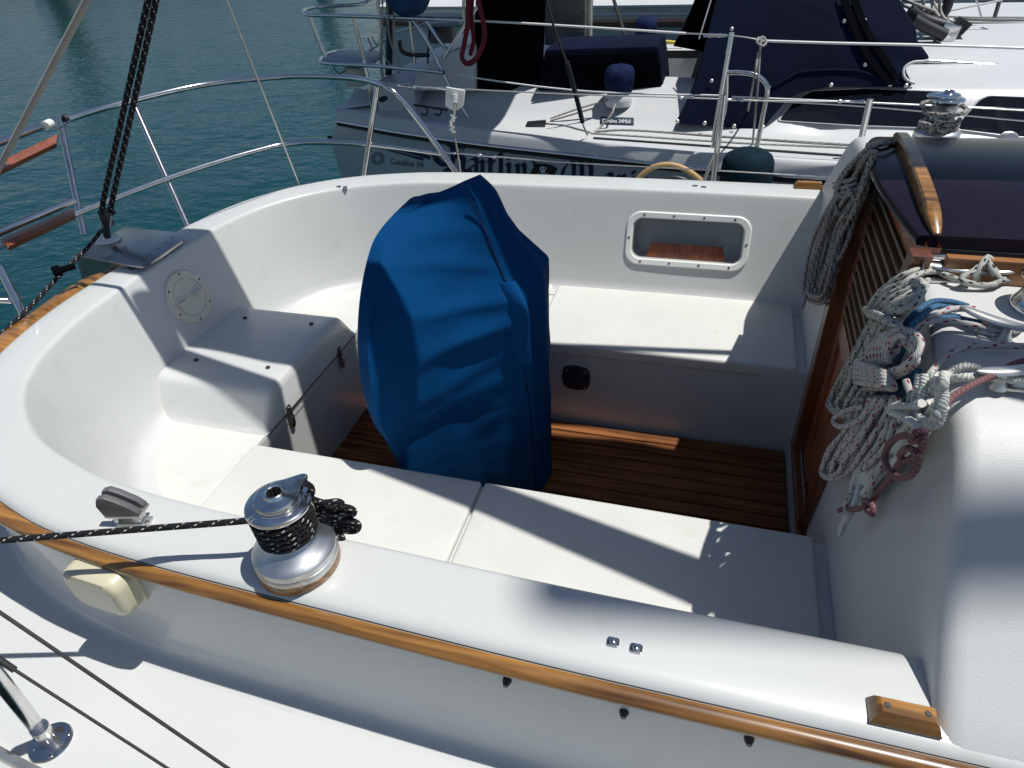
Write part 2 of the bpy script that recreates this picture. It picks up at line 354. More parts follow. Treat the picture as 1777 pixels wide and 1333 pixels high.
# seats ---------------------------------------------------------
def slab(x0, x1, y0, y1, top, th, bev, name, mt=M['seat']):
    return MB().box(((x0+x1)/2,(y0+y1)/2,top-th/2), (x1-x0,y1-y0,th), None, bev, 3).build(name, mt, boat, 50)
slab(-.842,-.004,-.90,-.358,0,.05,.012,'seat_lid'); slab(-1.575,-.850,-.90,-.358,0,.05,.012,'seat_lid')
slab(-.895,-.004,.358,.90,0,.05,.012,'seat_lid'); slab(-1.575,-.915,.358,.90,0,.05,.012,'seat_lid')
slab(-2.12,-1.571,-.92,.92,-.014,.05,.010,'stern_seat')
well = MB()
for s in (-1, 1):
    well.add([(-1.60,s*.364,-.03),(.06,s*.364,-.03),(.06,s*.366,-.40),(-1.60,s*.366,-.40)], [(0,1,2,3)])
    well.add([(-1.60,s*.364,-.018),(.06,s*.364,-.018),(.06,s*.95,-.018),(-1.60,s*.95,-.018)], [(0,1,2,3)])
    well.add([(-1.60,s*.364,-.03),(.06,s*.364,-.03),(.06,s*.364,-.018),(-1.60,s*.364,-.018)], [(0,1,2,3)])
well.add([(-1.5725,-.37,-.014),(-1.5725,.37,-.014),(-1.570,.37,-.4),(-1.570,-.37,-.4)], [(0,1,2,3)])
well.add([(-1.6,-.37,-.375),(.06,-.37,-.375),(.06,.37,-.375),(-1.6,.37,-.375)], [(0,1,2,3)])
well.build('cockpit_well', M['gel'], boat, 30)
# teak sole: planks with black seams
so_ = MB(); NPL = 13; wpl = .700/NPL
for k in range(NPL):
    yc = -.350+wpl*(k+.5); so_.box((-.780,yc,-.356), (1.585,wpl-.0055,.020), None, .0015, 1)
sole = so_.build('cockpit_sole', M['teakd'], boat, 30)
MB().box((-.780,0,-.362), (1.575,.690,.014)).build('seam', M['caulk'], sole, 0)
# screws in the riser, round pump plate
pp = MB()
ring = []
for k in range(40):
    a = 2*PI*k/40; r = .051+.0075*abs(math.sin(2*a))**5; ring.append((a, r))
c0 = Vector((-.736,.363,-.145))
rows = [[c0+Vector((math.cos(a)*r*q, -h, math.sin(a)*r*q)) for a, r in ring] for q, h in ((1.03,-.004),(1.02,.005),(.97,.009),(.80,.009),(.77,.013),(.6,.014),(.3,.0145),(.001,.0145))]
pp.grid(rows, close_u=True); bp_ = pp.build('bilge_pump_plate', M['navyp'], boat)
for a in (45,135,225,315): sc = MB(); screw(sc, c0+Vector((math.cos(math.radians(a))*.047, -.009, math.sin(math.radians(a))*.047)), (0,-1,0), .004); sc.build('screw', M['alu'], bp_)
for px, py in ((966,702),(1029,709)):
    s_ = MB(); screw(s_, V(px,py,y=.365), (0,-1,0), .0045, .003); s_.build('riser_screw', M['alu'], boat)
# stern locker -----------------------------------------------
lk = MB(); rows = []
for x, ins in ((-2.06,0),(-1.63,0),(-1.588,.0),(-1.578,.003),(-1.572,.010),(-1.568,.022)):
    pr = []
    half = [(.312,-.016),(.303,-.010),(.292,.004),(.272,.035),(.243,.078),(.234,.089),(.222,.097),(.205,.101),(.10,.103),(0,.104)]
    for y, z in [(-a, b_) for a, b_ in half]+[(a, b_) for a, b_ in half[-2::-1]]:
        pr.append(Vector((x, y*(1-ins*.6/.3), z-ins*.9 if z > .0 else z)))
    rows.append(pr)
lk.grid(rows)
fr = rows[-1]; lk.add([Vector((-1.5655 if p.z < .05 else -1.566, p.y*.985, p.z-.004 if p.z > 0 else -.0135)) for p in fr]+fr, [tuple(range(len(fr)))]+[(i, i+1, len(fr)+i+1, len(fr)+i) for i in range(len(fr)-1)])
lock = lk.build('stern_locker', M['gel'], boat, 50)
for px, py in ((340,625),(425,552),(540,562),(465,638)):
    s_ = MB(); p = V(px,py,z=.1035); s_.lathe([(0,.006),(.004,.0055),(.0055,.003),(.0075,.0025),(.008,-.001)], p, (0,0,1), 14); s_.build('locker_screw', M['screw'], lock)
for y in (-.180,.168):
    l = MB(); l.prism([Vector((-1.5672 if -.036+b_ > -.014 else -1.5672,y+a,-.036+b_)) for a, b_ in rrect(.024,.092,.011)], (.005,0,0), .0012)
    la = l.build('latch', M['bronze'], lock, 40)
    l = MB(); l.box((-1.560,y,-.018), (.009,.010,.044), None, .003); l.box((-1.560,y,-.052), (.010,.013,.024), None, .003); l.lathe([(0,.006),(.005,.006),(.005,-.006),(0,-.006)], (-1.559,y,-.036), (0,1,0), 12); l.build('hasp', M['steeld'], lock, 40)
MB().box((-1.5652,0,-.0165), (.002,.60,.0016)).build('lid_seam', M['caulk'], lock, 0)
# inspection plate on the stern wall
wn2 = Vector((.9497,0,.3132)); ip = Vector((-2.092+.122-(.227-.03)*(.094/.285)+.002,.056,.227)); pv = Vector((-.3132,0,.9497)); pu = Vector((0,1,0))
k_ = MB(); k_.lathe([(0,.0050),(.064,.0050),(.0655,.0025),(.067,.0055),(.074,.0065),(.089,.0060),(.093,.003),(.094,-.006)], ip, wn2, 56)
ipl = k_.build('inspection_plate', M['plate'], boat, 35)
for s in (-1, 1):
    b_ = MB(); c = ip+pu*.040*s; b_.prism([c+pu*a+pv*h+wn2*.004 for a, h in ((-.019*s,-.013),(.020*s,-.024),(.020*s,.024),(-.019*s,.013))], wn2*.004, .001); b_.prism([c+pu*a+pv*h+wn2*.006 for a, h in ((-.017*s,-.006),(.018*s,-.011),(.018*s,.003),(-.017*s,.004))], wn2*.014, .001)
    b_.build('finger_grip', M['plate'], ipl, 30)
for k in range(6):
    sc = MB(); a = math.radians(k*60+20); screw(sc, ip+pu*math.cos(a)*.082+pv*math.sin(a)*.082+wn2*.006, wn2, .0038); sc.build('screw', M['screw'], ipl)
# ---------------------------------------------------------------- cabin
CP = [(.30,.668),(.38,.667),(.46,.664),(.55,.660),(.62,.654),(.67,.646),(.70,.636),(.735,.617),(.77,.590),(.82,.547),(.87,.500),(.92,.455),(.965,.418),(1.0,.390),(1.03,.366),(1.044,.350)]
def bx(z): return .026+.028*z
def opn(z): return .175+(z+.165)*(.310-.175)/.89
for s in (-1, 1):
    cb = MB(); rows = []
    for dx, ins in ((.0,.024),(.003,.016),(.009,.008),(.018,.002),(.032,0),(.5,0),(3.1,0)):
        rows.append([Vector((bx(z)+dx, s*(y-ins*(.8 if z < .64 else .1)), z-ins*(1. if z > .5 else .7))) for y, z in CP])
    cb.grid(rows)
    O = rows[0]+[Vector((bx(.25), s*1.0,.25)), Vector((bx(0), s*.93,0)), Vector((bx(-.36), s*.80,-.38))]
    n = len(O); I = []
    for i in range(n):
        z = .725-(1.105)*max(0,(i-2))/(n-3); z = max(z,-.38); I.append(Vector((bx(z), s*opn(max(z,-.165)), z)))
    I[0] = Vector((bx(.66), s*.30, .66)); 
    cb.grid([O, [lerp(a, b_, .5) for a, b_ in zip(O, I)], I])
    if s == -1: cb_near = cb
    cbo = cb.build('cabin_trunk', M['cabin'] if s < 0 else M['cabin'], boat, 45)
# coachroof under the hatch and bulkhead below the companionway
MB().box((1.53,0,.655), (2.9,.62,.02)).build('coachroof', M['cabin'], boat, 0)
MB().add([(bx(-.165)+.001,-.2,-.16),(bx(-.165)+.001,.2,-.16),(bx(-.38),.2,-.38),(bx(-.38),-.2,-.38)], [(0,1,2,3)]).build('bridge_bulkhead', M['gel'], boat, 0)
# companionway frame
cf = MB()
for s in (-1, 1):
    zs = [-.175+.92*k/10 for k in range(11)]; rows = []
    for z in zs:
        y = opn(z)
        rows.append([Vector((bx(z)+a, s*(y+b_), min(z,.725))) for a, b_ in ((.004,.034 if s > 0 else .012),(-.018,.034 if s > 0 else .012),(-.022,.030 if s > 0 else .009),(-.022,-.022),(-.018,-.027),(.012,-.027),(.012,.034 if s > 0 else .012))])
    cf.grid(rows, close_u=True); cf.add(rows[0], [tuple(range(7))]); cf.add(rows[-1], [tuple(range(7))])
cf.box((bx(-.17)-.006,0,-.178), (.034,.42,.022), None, .003)
frame = cf.build('companionway_frame', M['teakh'], boat, 35)
dr = MB()
for s in (-1, 1):
    rows = []
    for z in [-.165+.89*k/6 for k in range(7)]:
        y = opn(z)-.028; rows.append([Vector((bx(z)+a, s*(y-b_), z)) for a, b_ in ((.012,0),(.012,.048),(.034,.048),(.034,0))])
    dr.grid(rows, close_u=True)
for z0, z1 in ((-.165,-.115),(.245,.300),(.655,.72)):
    ya, yb = opn(z0)-.075, opn(z1)-.075
    dr.prism([Vector((bx(z0)+.0125,-ya,z0)), Vector((bx(z0)+.0125,ya,z0)), Vector((bx(z1)+.0125,yb,z1)), Vector((bx(z1)+.0125,-yb,z1))], (.02,0,0))
dr.prism([Vector((bx(-.12)+.022,-opn(-.12)+.07,-.12)), Vector((bx(-.12)+.022,opn(-.12)-.07,-.12)), Vector((bx(.25)+.022,opn(.25)-.07,.25)), Vector((bx(.25)+.022,-opn(.25)+.07,.25))], (.008,0,0))
door = dr.build('companionway_door', M['teakr'], boat, 30)
lv = MB(); nL = 11
for k in range(nL):
    z = .312+.345*(k+.5)/nL; y = opn(z)-.074
    lv.box((bx(z)+.020,0,z), (.040,2*y,.006), Matrix.Rotation(math.radians(38), 4, 'Y').to_3x3(), .001, 1)
lv.build('louvre', M['teakg'], door, 30)
MB().box((bx(.65)+.004,.19,.655), (.028,.055,.045), None, .004).build('door_lock', M['blackp'], door, 40)
# sliding hatch
YH = .055
def hx(y): return .044-.055*(1-((y-YH)/.308)**2)
def hz(y): return .736+.034*(1-((y-YH)/.308)**2)
hm = MB(); rows = []
for k in range(29):
    y = YH-.308+.616*k/28; x0 = hx(y); z = hz(y)
    rows.append([Vector(q) for q in ((x0+.012,y,z-.022),(x0,y,z-.020),(x0-.003,y,z-.010),(x0+.001,y,z-.002),(x0+.010,y,z),(.4,y,z+.004),(.95,y,z+.004),(.95,y,z-.022))])
hm.grid(rows, close_u=True)
hm.add(rows[0], [tuple(range(8))]); hm.add(rows[-1], [tuple(range(8))])
hatch = hm.build('sliding_hatch', M['plum'], boat, 45)
HX0 = V(1637,398,z=.760).x; HX1 = V(1560,250,z=.745).x
hh = MB(); rows = []
for k in range(33):
    t = k/32; y = -.255+.575*t; q = (2*t-1); h = .020*(1-q**6)+.004; w_ = .0155*(1-q**8*.6)
    xc = HX0+(HX1-HX0)*t-.012*(1-q*q); z = hz(y)+.003
    rows.append([Vector((xc+a*w_, y, z+b_*h)) for a, b_ in ((-1,-.1),(-1,.75),(-.7,1),(.7,1),(1,.75),(1,-.1))])
hh.grid(rows, close_u=True); hh.add(rows[0], [tuple(range(6))]); hh.add(rows[-1], [tuple(range(6))])
hh.build('hatch_handle', M['teak'], hatch, 45)
cv = MB().box((.52,-.290,.690), (.86,.020,.050), None, .003); cv.build('hatch_rail', wood('hatch_rail_teak', (.16,.06,.02), (.40,.18,.06), .35, .4, axis=0), boat, 30)
ss = MB().box((.50,-.268,.706), (.88,.030,.012), None, .002); ss.box((.075,-.296,.672), (.05,.035,.006), None, .002); ss.build('slide_track', M['steel'], boat, 30)
# far slide rail
MB().box((.57,.372,.675), (.86,.020,.030), None, .003).build('hatch_rail', M['teakh'], boat, 30)
# ---------------------------------------------------------------- cleats
def horn_cleat(c, L, d, name='horn_cleat', parent=boat, h=.028):
    c = Vector(c); d = Vector(d).normalized(); s = Vector((0,0,1)).cross(d); mb = MB(); rows = []
    for k in range(25):
        q = -1+2*k/24; e = max(1e-3, (1-abs(q)**2.6)); w_ = .0115*e**.5; t_ = .0055*e**.5+.0008
        cc = c+d*(q*L/2)+Vector((0,0,h+.006*abs(q)**2)); rows.append([cc+s*math.cos(2*PI*j/12)*w_+Vector((0,0,1))*math.sin(2*PI*j/12)*t_ for j in range(12)])
    mb.grid(rows, close_u=True)
    for q in (-1, 1): mb.lathe([(.014,0),(.013,.004),(.0085,.010),(.0075,h-.003)], c+d*(q*L*.12), (0,0,1), 16)
    mb.box(c+Vector((0,0,.002)), (L*.42,.026,.005), None, .002)
    return mb.build(name, M['alu'], parent, 50)
cl1 = (V(1600,453,z=.70), V(1765,468,z=.70)); cl2 = (V(1668,528,z=.70), V(1812,572,z=.70)); cl3 = (V(1696,640,z=.70), V(1830,628,z=.70))
CLE = []
for a, b_ in (cl1, cl2, cl3):
    c = (a+b_)/2; c.z = .662; CLE.append(c); horn_cleat(c, min(.24,(b_-a).length), b_-a)
# ---------------------------------------------------------------- winches
def winch(c, s=1., name='winch', wood_base=True, label=None, arm=(.0,1.)):
    c = Vector(c); b0 = MB()
    b0.lathe([(.0445*s,.0),(.071*s,.0),(.0725*s,.003),(.0715*s,.016*s),(.0705*s,.0165*s),(.0,.0165*s)], c, n=64)
    w0 = b0.build(name, M['teak'] if wood_base else M['gel'], boat, 40)
    if label: w0['label'] = label
    d = MB(); d.lathe([(.0708*s,.0165*s),(.0715*s,.0185*s),(.0715*s,.030*s),(.0712*s,.0306*s),(.0705*s,.031*s),(.0712*s,.0316*s),(.0715*s,.0325*s),(.0710*s,.044*s),(.069*s,.047*s),(.062*s,.052*s),(.050*s,.063*s),(.043*s,.071*s),(.0395*s,.080*s),(.038*s,.10*s),(.0385*s,.125*s),(.041*s,.132*s),(.047*s,.137*s),(.049*s,.139*s),(0,.139*s)], c, n=64); d.build('drum', M['drum'], w0, 30)
    f = MB(); f.lathe([(.040*s,.141*s),(.0515*s,.1425*s),(.0535*s,.1445*s),(.0540*s,.148*s),(.0530*s,.151*s),(.0500*s,.1525*s),(.0380*s,.1535*s),(.0375*s,.155*s)], c, n=64); f.build('self_tailing_jaw', M['chrome'], w0, 30)
    # stripper cap: teardrop with arm
    cp = MB(); A = Vector((arm[0],arm[1],0)).normalized(); B_ = Vector((-A.y,A.x,0)); rows = []
    def tear(r, ext, z, n=64):
        out = []
        for k in range(n):
            a = 2*PI*k/n; dx = math.cos(a); dy = math.sin(a); q = max(0, dx)**6; rr = r+ext*q
            out.append(c+(A*dx*rr+B_*(dy*r*(1-.25*q)))*s+Vector((0,0,z*s)))
        return out
    for r, e, z in ((.036,.026,.154),(.0375,.027,.156),(.038,.027,.160),(.036,.026,.1645),(.0325,.018,.166),(.031,.010,.1662),(.0185,0,.1690),(.0160,0,.1740),(.0135,0,.1752),(.0120,0,.1740)): rows.append(tear(r, e, z))
    cp.grid(rows, close_u=True); cap = cp.build('cap', M['chrome'], w0, 35)
    h = MB(); pts = [c+Vector((math.cos(2*PI*k/32), math.sin(2*PI*k/32), 0))*((.0110 if k % 4 else .0122) if k % 4 != 2 else .0085)*s for k in range(32)]
    h.grid([[p+Vector((0,0,z*s)) for p in pts] for z in (.1738,.155)], close_u=True); h.add([p+Vector((0,0,.155*s)) for p in pts], [tuple(range(32))]); h.build('handle_socket', M['screw'], w0, 0)
    return w0
WC = Vector((-.960,-.970,.3645))
wq = V(530,828,z=.522)-WC
w1 = winch(WC, 1., label='near self-tailing winch on a round teak pad wound with black flecked line', arm=(wq.x,wq.y))
def disc_text(txt, r, a0, da, z, size, parent, mt, c=WC, name='engraving'):
    mbt = MB()
    for i, ch in enumerate(txt):
        cu = bpy.data.curves.new('t', 'FONT'); cu.body = ch; cu.size = size; cu.extrude = .0002; cu.align_x = 'CENTER'; ob = bpy.data.objects.new('t', cu); COL.objects.link(ob)
        bpy.context.view_layer.update(); me = bpy.data.meshes.new_from_object(ob.evaluated_get(bpy.context.evaluated_depsgraph_get()))
        a = math.radians(a0+da*i); R = Matrix.Rotation(a-PI/2, 3, 'Z'); p = c+Vector((math.cos(a)*r, math.sin(a)*r, z))
        mbt.add([R@v.co+p for v in me.vertices], [list(f.vertices) for f in me.polygons]); bpy.data.objects.remove(ob)
    return mbt.build(name, mt, parent, 0)
fl = [c for c in w1.children if c.name.startswith('self')][0]
disc_text('22', .0455, -118, 9, .1528, .011, w1, M['alu'])
w2c = V(1620,250,z=.668); w2c.z = .667
w2 = winch(w2c, .80, label='far winch on the cabin top beyond the smoked hatch wound with grey rope', wood_base=False, arm=(-1,.1))
# winch at the right edge of the picture, dark bowl seen from the side
b3 = MB(); c3 = V(1806,540,z=.662); b3.lathe([(.048,0),(.050,.004),(.049,.014),(.046,.018),(.040,.030),(.038,.045),(.043,.055),(.049,.062),(.050,.066),(.047,.070),(.0,.072)], c3, n=48); b3.build('winch', M['chrome'], boat, 35)['label'] = 'bare winch cut by the right edge of the photo'
# fairlead cam cleat on the near coaming
fc = V(232,903,z=.364); fl0 = MB()
Rz = Matrix.Rotation(math.radians(14), 3, 'Z')
fl0.box(fc+Vector((.012,-.010,.004)), (.062,.034,.008), Rz, .003); fl0.box(fc+Vector((.0,0,.026)), (.066,.036,.006), Rz, .002); fl0.box(fc+Vector((.020,-.0,.016)), (.014,.024,.016), Rz, .003); fl0.box(fc+Vector((-.022,-.004,.015)), (.010,.030,.020), Rz, .002)
fld = fl0.build('fairlead', M['alu'], boat, 40)
for s in (-1, 1):
    pr = [(-.038,.0),(-.043,.026),(-.036,.044),(-.022,.048),(-.006,.040),(.020,.020),(.031,.006),(.031,0)]
    j = MB(); j.prism([fc+Rz@Vector((a, s*.004, .029+b_)) for a, b_ in pr], Rz@Vector((0,s*.013,0)), .002)
    for k in range(5): j.box(fc+Rz@Vector((-.018+.009*k, s*.0035, .047-.006*k)), (.004,.006,.020-.002*k), Rz, .001, 1)
    j.build('jaw', M['greyp'], fld, 35)
s_ = MB()
screw(s_, fc+Rz@Vector((.036,-.012,.0085)), (0,0,1), .005); s_.build('screw', M['steel'], fld)
# teak blocks, snap plates, screws in the outer side
def teak_block(c, L, W_, H_, name='teak_pad'):
    c = Vector(c); mb = MB(); rows = []
    for z, k in ((0,0),(.003,0),(H_-.006,.35),(H_-.001,.62),(H_,.75)):
        a, b_ = L/2-k*H_*.7, W_/2-k*H_*.45; rows.append([c+Vector((sx*a, sy*b_, z)) for sx, sy in ((-1,-1),(1,-1),(1,1),(-1,1))])
    mb.grid(rows, close_u=True); mb.add(rows[-1], [(0,1,2,3)]); o = mb.build(name, M['teak'], boat, 30)
    for s in (-1, 1): q = MB(); q.lathe([(0,.0004),(.0035,.0004),(.0048,-.001)], c+Vector((s*L*.28,0,H_+.0006)), n=14); q.build('plug_hole', M['screw'], o)
    return o
pb = V(1567,1246,z=.366); teak_block((pb.x,pb.y,.3645), .088, .036, .024)['label'] = 'teak pad on the near coaming end, in the lower right'
pb2 = V(1402,326,z=.366); teak_block((pb2.x,pb2.y,.3645), .10, .030, .026)['label'] = 'teak pad on the far coaming beside the hanging rope coil'
for px, py in ((1064,1115),(1104,1126)):
    c = V(px,py,z=.3655); q = MB(); q.prism([c+Vector((a*1., b_, 0)) for a, b_ in rrect(.019,.016,.004)], (0,0,.0025), .0008); q.lathe([(0,.0055),(.004,.005),(.0055,.0035),(.006,.001)], c, n=16); q.build('snap_stud', M['steel'], boat, 40)
for px, py in ((588,324),(599,325),(1206,323),(1221,325)):
    c = V(px,py,z=.3655); q = MB(); q.prism([c+Vector((a, b_, 0)) for a, b_ in rrect(.020,.014,.004)], (0,0,.002), .0006); q.lathe([(0,.0045),(.003,.0045),(.004,.001)], c, n=12); q.build('snap_stud', M['steel'], boat, 40)
for px, py in ((880,1181),(1083,1235),(1300,1282)):
    c = V(px,py,y=-1.054); q = MB(); q.lathe([(0,.010),(.004,.010),(.0045,.007),(.006,.006),(.0072,.003),(.0075,-.003)], c, (0,-1,0), 18); q.build('button_stud', M['screw'], boat, 40)
# cream plastic box on the outer side, under the strake
bc = V(180,1012,y=-1.078); bi = min(range(len(PTH)), key=lambda i: (PTH[i]+NRM[i]*.134-Vector((bc.x,bc.y,0))).length); nn = NRM[bi]; tt = Vector((-nn.y,nn.x,0)); tt = tt if tt.x > 0 else -tt
base = PTH[bi]+NRM[bi]*.133-tt*.062; pts = [(93,972),(172,950),(258,1034),(150,1060)]
bm_ = MB(); rows = []
CB = Vector((0,0,0))
for r_s, dd in ((1.06,.0),(1.06,.006),(1.0,.008),(1.0,.028),(.97,.040),(.90,.046),(.75,.048)):
    rows.append([Vector((base.x,base.y,.280))-tt*.006+tt*a*r_s+Vector((0,0,b_*r_s))+nn*dd for a, b_ in rrect(.140,.100,.028,6)])
bm_.grid(rows, close_u=True); bm_.add(rows[-1], [tuple(range(len(rows[-1])))])
bm_.build('stern_light_box', M['cream'], boat, 40)
# ---------------------------------------------------------------- steel traveller box on the stern
zt = .386; q = [V(135,436,z=zt), V(215,394,z=zt), V(316,405,z=zt), V(300,437,z=zt), V(246,461,z=zt), V(222,463,z=zt)]
q = [V(215,394,z=zt), V(300,402,z=zt), V(317,407,z=zt), V(316,417,z=zt), V(262,455,z=zt), V(244,462,z=zt), V(213,458,z=zt), V(128,442,z=zt)]
sb = MB(); sb.prism(q, (0,0,-.010), .003)
# skirt box hanging aft of the coaming
a_ = q[7]; b_ = q[6]; d_ = q[0]
e1 = V(150,508,y=a_.y+.01); e2 = V(226,467,z=.37); sb.prism([a_+Vector((.004,0,-.008)), b_+Vector((0,0,-.008)), e2, e1], (0,.006,0))
sb.prism([a_+Vector((.003,0,-.009)), d_+Vector((.003,0,-.009)), d_+Vector((.0,0,-.27)), a_+Vector((0,0,-.27))], (.005,0,0))
sbx = sb.build('steel_traveller_box', M['steeld'], boat, 30)
for k in range(5):
    c = lerp(V(246,452,z=zt), V(300,412,z=zt), k/4.); s_ = MB(); screw(s_, c, (0,0,1), .0042, .001); s_.build('bolt', M['screw'], sbx)
pc = V(188,417,z=zt); pd = MB(); pd.lathe([(0,.010),(.018,.010),(.022,.006),(.030,.006),(.034,.010),(.040,.008),(.043,.001)], pc, n=40); pd.build('swivel_ring', M['white'], sbx, 40)
# dark knob behind the box
kb = MB(); p0 = V(92,472,x=-2.25); p1 = V(130,462,x=-2.22); kb.tube([p0, lerp(p0,p1,.3), lerp(p0,p1,.35), p1], [.016,.017,.010,.009], 14); kb.build('tiller_knob', M['black'], boat)
# ---------------------------------------------------------------- pushpit, ladder, stanchions, lifelines
pit = MB(); TR = .0130
top = [V(118,207,z=.632), V(210,180,z=.632), V(350,148,z=.632), V(480,134,z=.632), V(560,133,z=.632), V(620,137,z=.632), V(668,150,y=1.27), V(700,178,y=1.25), V(745,235,y=1.25), V(795,305,y=1.25), V(815,345,y=1.25)]
pitr = empty('pushpit', (0,0,0)); pitr.parent = boat
def cyl(name, P, r, mt=M['steel'], parent=None, k=8, n=12):
    return MB().tube(cr(P, k) if len(P) > 2 else P, r, n).build(name, mt, parent, 60)
cyl('top_rail', top, TR, parent=pitr)
cyl('middle_rail', [V(-60,455,z=.37), V(0,428,z=.37), V(120,376,z=.37), V(290,310,z=.37), V(440,263,z=.37), V(520,248,z=.37), V(640,251,y=1.25), V(770,267,y=1.25)], .0115, parent=pitr)
def stan(name, a, b_, r=.0125, parent=pitr): return cyl(name, [a, b_], r, parent=parent)
stan('post', V(103,205,z=.64), V(146,408,z=.23))
stan('post', V(233,182,z=.632), V(335,412,z=.15)); stan('post', V(655,150,y=1.26), V(628,330,y=1.23))
stan('post', V(-3,462,x=-2.36), V(48,560,x=-2.30)); cyl('foot_tube', [V(-30,520,x=-2.4), V(20,522,x=-2.35)], .010, parent=pitr)
cyl('foot_tube', [V(50,556,z=.12), V(140,502,z=.12)], .012, parent=pitr)
# near side end of the pushpit rises from the deck at lower left
nb = V(88,1288,z=.050); ntop = V(-40,1128,y=nb.y-.012)
ns = cyl('stanchion', [nb+Vector((0,0,.05)), ntop], .0128, parent=boat, n=20); ns['label'] = 'near stanchion post with round bolted foot'
cyl('socket', [nb+Vector((0,0,.004)), nb+(ntop-nb).normalized()*.068], .0155, M['steel'], ns, n=20)
ft = MB(); ft.lathe([(0,.006),(.020,.006),(.024,.004),(.037,.003),(.039,0)], nb, n=40)
for k in range(4): a = math.radians(45+90*k); screw(ft, nb+Vector((math.cos(a)*.030, math.sin(a)*.030, .0035)), (0,0,1), .0055, .002)
ft.build('foot_flange', M['steel'], ns, 40)
lad = empty('boarding_ladder', (0,0,0)); lad.parent = boat
cyl('ladder_rail', [V(-80,282,z=.632), V(0,247,z=.632), V(88,213,z=.632)], .0150, parent=lad); cyl('ladder_rail', [V(-80,440,z=.45), V(0,403,z=.45), V(128,348,z=.45)], .0130, parent=lad)
cyl('collar', [V(78,219,z=.632), V(88,214,z=.632)], .0185, M['white'], lad)
cyl('latch_pin', [V(100,224,z=.64), V(126,208,z=.64)], .004, parent=lad)
cyl('end_cap', [V(112,207,z=.634), V(119,205,z=.634)], .0165, M['blackp'], lad)
for z, P in ((.605,[(-80,318),(100,232),(98,248),(-80,334)]), (.425,[(0,414),(128,360),(131,373),(14,428)])):
    a = [V(px,py,z=z) for px, py in P]; mb = MB(); mb.prism(a, (-.02,.01,-.022), .004); mb.build('ladder_step', M['teakr'], lad, 30)
# stanchions on the far side
for (tx, ty, bx_, by_) in ((1256,165,1236,330),(1510,172,1482,300)):
    q = V(tx,ty,y=1.30); b2 = V(bx_,by_,y=1.28); s_ = cyl('stanchion', [b2+(b2-q)*.35, q], .0115, parent=boat); s_['label'] = 'far side stanchion behind the %s' % ('coaming near the fender' if tx < 1300 else 'hanging rope coil')
cyl('stanchion_brace', [V(1213,335,y=1.28), V(1243,264,y=1.29)], .0075, parent=boat)
cyl('lifeline', [V(690,149,y=1.27), V(790,154,y=1.28), V(1000,164,y=1.29), V(1253,172,y=1.30), V(1500,185,y=1.30), V(1777,210,y=1.30), V(2000,228,y=1.3)], .0028, M['cable'], boat, n=8)
cyl('lifeline', [V(1253,174,y=1.30), V(1400,176,y=1.30), V(1505,178,y=1.30), V(1777,192,y=1.30), V(2000,204,y=1.3)], .0026, M['cable'], boat, n=8)
cyl('lifeline', [V(770,265,y=1.25), V(850,271,y=1.26), V(1000,283,y=1.28), V(1242,296,y=1.29), V(1500,312,y=1.29), V(1900,340,y=1.3)], .0026, M['cable'], boat, n=8)
for P, yy in (((690,149,720,151),1.27),((735,152,775,154),1.28),((1180,170,1205,166),1.3),((1255,172,1290,174),1.3),((1455,176,1500,176),1.3),((765,264,790,266),1.25),((830,269,860,272),1.26)):
    a = V(P[0],P[1],y=yy); b2 = V(P[2],P[3],y=yy); MB().tube([a, lerp(a,b2,.1), lerp(a,b2,.15), lerp(a,b2,.85), lerp(a,b2,.9), b2], [.007,.007,.0045,.0045,.0065,.0065], 8).build('turnbuckle', M['steel'], boat, 40)
# near lifelines crossing the lower left corner
yl = -1.30
cyl('lifeline', [V(-120,985,y=yl), V(0,1063,y=yl), V(395,1333,y=yl), V(560,1447,y=yl)], .0024, M['dcable'], boat, n=8)
l2 = cyl('lifeline', [V(-60,1105,y=yl), V(26,1163,y=yl), V(290,1333,y=yl), V(420,1420,y=yl)], .0022, M['dcable'], boat, n=8)
cyl('swage', [V(-60,1105,y=yl), V(26,1163,y=yl)], .0046, M['screw'], l2, n=8)
MB().tube([Vector((2.90,-.385,.6)), Vector((2.90,-.385,10.1))], .058, 20).build('mast', M['alu'], boat)  # unseen mast added off centre for the soft shadow on the near coaming
# boom with furled sail above the cockpit, out of the picture, shading the sole and the stern
bo = MB(); P = [Vector((-2.35,.20,1.93)), Vector((-1.2,.22,1.92)), Vector((.6,.23,1.9)), Vector((3.2,.23,1.9))]; bo.tube(P, .055, 16); boom = bo.build('boom', M['alu'], boat)
sc_ = MB(); rows = []
for i in range(60):
    t = i/59; p = Vector((-2.33+5.3*t, .212+.01*t, 2.06)); wv = .190*(.75+.25*min(1,t*4)) if t > .02 else .08
    rows.append([p+Vector((0, math.cos(a)*wv*(1+.06*math.sin(i*.9+a*2)), math.sin(a)*.19*(1+.08*math.sin(i*1.3+a)))) for a in [2*PI*k/20 for k in range(20)]])
sc_.grid(rows, close_u=True); sc_.build('sail_cover', M['sail'], boom)
occ = empty('overhead_occluder', (0,0,1.9), 'rolled awning added unseen above the cockpit to cast shadow bands', 'occluder')  # added out of view; roll and pole only cast shadow bands on seats
MB().tube([Vector((-1.5,.0,1.9)), Vector((-.135,-.315,1.9)), Vector((.495,-.48,1.9)), Vector((1.3,-.68,1.9))], [.05,.055,.07,.08], 16).build('occluder_roll', M['sail'], occ)
MB().tube([Vector((-.70,.375,1.9)), Vector((-.19,.44,1.9)), Vector((1.1,.59,1.9))], .017, 10).build('occluder_pole', M['alu'], occ)
